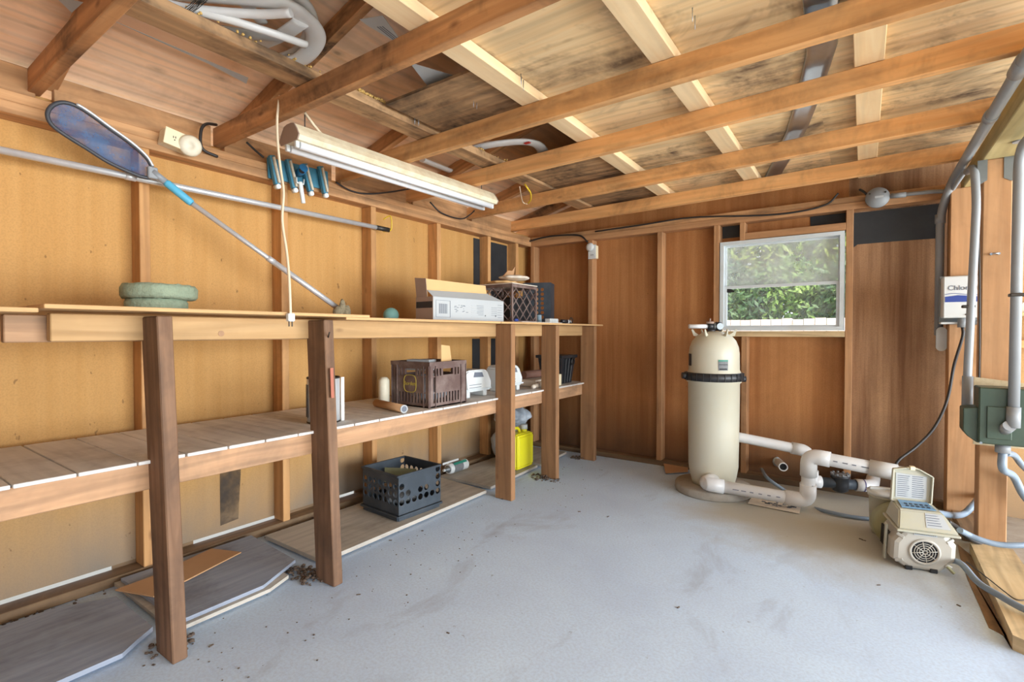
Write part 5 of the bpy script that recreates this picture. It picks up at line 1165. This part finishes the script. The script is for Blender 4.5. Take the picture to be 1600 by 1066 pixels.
cable([g2, g2 + V((0, -.005, -.06)), PY(1491, 570, 4.22), PY(1480, 625, 4.22), PY(1460, 668, 4.2), PY(1432, 698, 4.15), PY(1402, 722, 4.05), PY(1398, 745, 4.0)], .0085, 'power_cord', 'cord_black', 'black cord drooping from the control box towards the pump pipe', 'cord')
cable([P(1397, 735, 3.4), P(1394, 765, 3.35), P(1392, 800, 3.3), LS(-.1, .33, .06)], .006, 'power_cord', 'dark_plastic', 'dark cord dropping behind the pump beside the pipe', 'cord')
# second and third conduit
s2x, s2y = .488, 3.72
gz = PY(1510, 615, 3.6)
conduit([V((.474, 3.84, 2.115)), V((.485, 3.70, 2.11)), V((.490, 3.655, 1.9)), PY(1511, 600, 3.66), PY(1511, 650, 3.66)], .019, 'middle grey conduit running down the near post into the green box', rd=.08, cpl=[(PY(1512, 588, 3.66), PY(1511, 645, 3.66))], straps=[PY(1513, 479, 3.668)])
c3t = PY(1593, 200, 3.42); c3b = PY(1584, 640, 3.38)
conduit([V((.62, 1.9, 2.09)), V((c3t.x, 3.41, 2.09)), V((c3t.x, 3.42, 1.85)), c3b], .0215, 'right hand vertical grey conduit bending down from the beam', rd=.2, cpl=[(PY(1593, 200, 3.42), PY(1593, 222, 3.42)), (PY(1584, 636, 3.38), PY(1583, 668, 3.38))], straps=[PY(1590, 461, 3.40)])
# green box
e0, e1 = PY(1541, 694, 3.40), PY(1600, 615, 3.40)
t = thing('timer_box', 'dark green metal electrical box mounted on the near post', 'electrical box', V((e0.x, 3.5, e0.z)))
yb = 3.55
b = MB(); b.box((e0.x - .03, 3.40, e0.z), (e0.x + .20, yb, e1.z + .02), .006); b.build('box_body', 'green_metal', t)
b = MB(); b.prism([(0, 0), (.045, .035), (.045, .225), (.0, .24)] if False else [(-.085, .045), (-.07, .02), (-.03, -.012), (-.025, -.012), (-.025, .17), (-.085, .16)], (e0.x, 3.425, e0.z + .01), (1, 0, 0), (0, 0, 1), (0, 1, 0), .12)
bmesh.ops.bevel(b.bm, geom=list(b.bm.edges), offset=.004, segments=1, affect='EDGES'); b.build('side_cover', 'green_metal', t)
b = MB(); b.box((e0.x + .0, 3.392, e0.z + .03), (e0.x + .09, 3.40, e0.z + .19), .003); b.build('door', 'green_metal', t)
b = MB(); b.cyl((e0.x - .02, 3.395, e0.z + .004), (e0.x - .02, 3.40, e0.z + .004), .006, n=8); b.build('screw', 'galvanised', t)
cn = PY(1576, 668, 3.38); b = MB(); b.cyl(cn + V((0, -.02, .01)), cn + V((-.012, .03, -.02)), .026, n=14); b.build('elbow_connector', 'pvc_grey', t)
b = MB(); cn2 = V((e0.x + .07, 3.46, e0.z)); b.cyl(cn2 + V((0, 0, -.045)), cn2, .03, n=8); b.build('bottom_connector', 'pvc_grey', t)
b = MB(); o_ = PY(1519, 588, 3.66); b.prism([(0, 0), (.42, -.05), (.42, -.36), (0, -.36)], (o_.x, 3.60, o_.z), (1, 0, 0), (0, 0, 1), (0, 1, 0), .012); b.build('osb_board', 'osb', None, 'flake board panel behind the green box', 'board')
fx_ = cn2 + V((0, 0, -.045))
cable([fx_, fx_ + V((0, -.01, -.08)), P(1584, 745, 2.62), P(1604, 780, 2.6), P(1650, 820, 2.6)], .018, 'flexible_conduit', 'conduit_blue', 'front blue grey flexible conduit curving from the green box', 'conduit', 12)
cable([fx_ + V((.02, .05, -.01)), P(1585, 712, 2.75), P(1602, 732, 2.75), P(1650, 770, 2.75)], .016, 'flexible_conduit', 'conduit_blue', 'rear flexible conduit leaving the green box to the right', 'conduit', 12)
pr1 = LS(.168, .03, .262)
cable([pr1, P(1512, 835, 2.5), P(1530, 843, 2.48), P(1560, 851, 2.45), P(1600, 852, 2.42), P(1680, 848, 2.4)], .014, 'flexible_conduit', 'conduit_blue', 'flexible conduit crossing the near post from the pump', 'conduit', 12)
cable([LS(.12, .1, .05), PZ(1500, 880, .075), PZ(1528, 910, .075), PZ(1560, 930, .08), PZ(1600, 952, .08), PZ(1680, 985, .08)], .014, 'flexible_conduit', 'conduit_blue', 'lowest flexible conduit lying across the floor plank', 'conduit', 12)
cable([LS(.12, .26, .28), P(1500, 805, 3.0), P(1520, 790, 3.05), P(1540, 762, 3.3)], .018, 'flexible_conduit', 'conduit_blue', 'grey conduit rising behind the pump to the far post', 'conduit', 12)
cable([LS(.16, .18, .26), P(1498, 826, 2.75), P(1515, 842, 2.7), P(1560, 862, 2.75)], .012, 'rubber_hose', 'cord_black', 'black hose behind the pump passing the near post', 'hose', 10)
cable([V((.50, 3.69, 1.9)), V((.512, 3.69, 1.5)), V((.516, 3.685, 1.1)), V((.515, 3.684, .8))], .004, 'wire', 'steel_dark', 'thin dark wire down the left edge of the near post', 'wire')
cable([PZ(1510, 878, .062), PZ(1545, 905, .062), PZ(1570, 925, .062), PZ(1588, 937, .062), PZ(1610, 938, .062)], .0025, 'wire', 'steel_dark', 'thin wire lying across the floor plank', 'wire')
# floor plank
q = [PZ(1508, 850, .055), PZ(1583, 985, .055), PZ(1615, 998, .055), PZ(1640, 960, .055), PZ(1555, 852, .055)]
slab([(.485, 3.66), (.472, 2.62), (.50, 2.60), (.66, 2.62), (.655, 3.66)], .0, .056, 'floor_plank', 'weathered_pine', 'weathered wide plank lying on the floor at the right', 'plank')
q = [PZ(1496, 850, .004), PZ(1500, 870, .004), PZ(1512, 905, .004), PZ(1530, 945, .004), PZ(1545, 980, .004), PZ(1575, 996, .004)]
slab([(q[0].x, q[0].y), (q[1].x, q[1].y), (q[2].x, q[2].y), (q[3].x, q[3].y), (q[4].x, q[4].y), (q[5].x, q[5].y), (.47, 2.62), (.483, 3.6)], .0, .003, 'brown_strip', 'rotten_wood', 'thin dark brown strip along the floor plank edge', 'board')  # thin flat brown strip on the concrete beside the plank
b = MB(); b.box((.475, 3.83, 0), (.62, 4.28, .05), .004); b.build('floor_plank', 'rotten_wood', None, 'short dark board between the two right posts', 'plank')
# far lean-to details
b = MB(); b.box((.66, 4.30, 1.30), (1.25, 4.53, 1.325), .003); b.build('wall_shelf', 'olive_wood', None, 'narrow wooden shelf beyond the near post', 'shelf')
b = MB(); b.prism([(0, 0), (.09, 0), (.07, .09)], (.76, 4.40, 1.327), (1, 0, 0), (0, 0, 1), (0, -1, 0), .06); b.build('paper_scrap', 'paper', None, 'pale wedge of paper on the narrow shelf', 'paper')
b = MB(); b.box((.68, 4.50, 1.18), (.735, 4.54, 1.27), .003); b.build('wall_switch', 'ivory_plastic', None, 'small ivory switch plate under the narrow shelf', 'switch')
b = MB(); b.box((.655, 4.47, 1.10), (1.3, 4.54, 1.15), .003); b.build('batten', 'joist_wood', None, 'brown horizontal batten beyond the near post', 'batten')
cable([(.76, 4.53, 1.2), (.72, 4.5, 1.16), (.70, 4.5, 1.1), (.70, 4.5, .9)], .006, 'electrical_cable', 'cord_black', 'thin cable below the small switch plate')
cable([P(1548, 528, 3.3), P(1562, 538, 3.2), P(1578, 556, 3.05), P(1588, 580, 2.9)], .018, 'flexible_conduit', 'conduit_blue', 'blue grey conduit arching behind the near post', 'conduit', 12)
dp = cable([P(1560, 800, 3.6), P(1580, 815, 3.5), P(1600, 830, 3.4), P(1640, 850, 3.3)], .03, 'drain_pipe', 'pvc_white', 'dirty white pipe elbow on the ground beyond the near post', 'pipe', 12)
b = MB(); q = P(1572, 797, 3.62); b.cyl(q - V((.05, 0, .0)), q + V((.03, 0, 0)), .03, n=12); b.build('pipe_cap', 'red_plastic', dp, label='dull red cap')
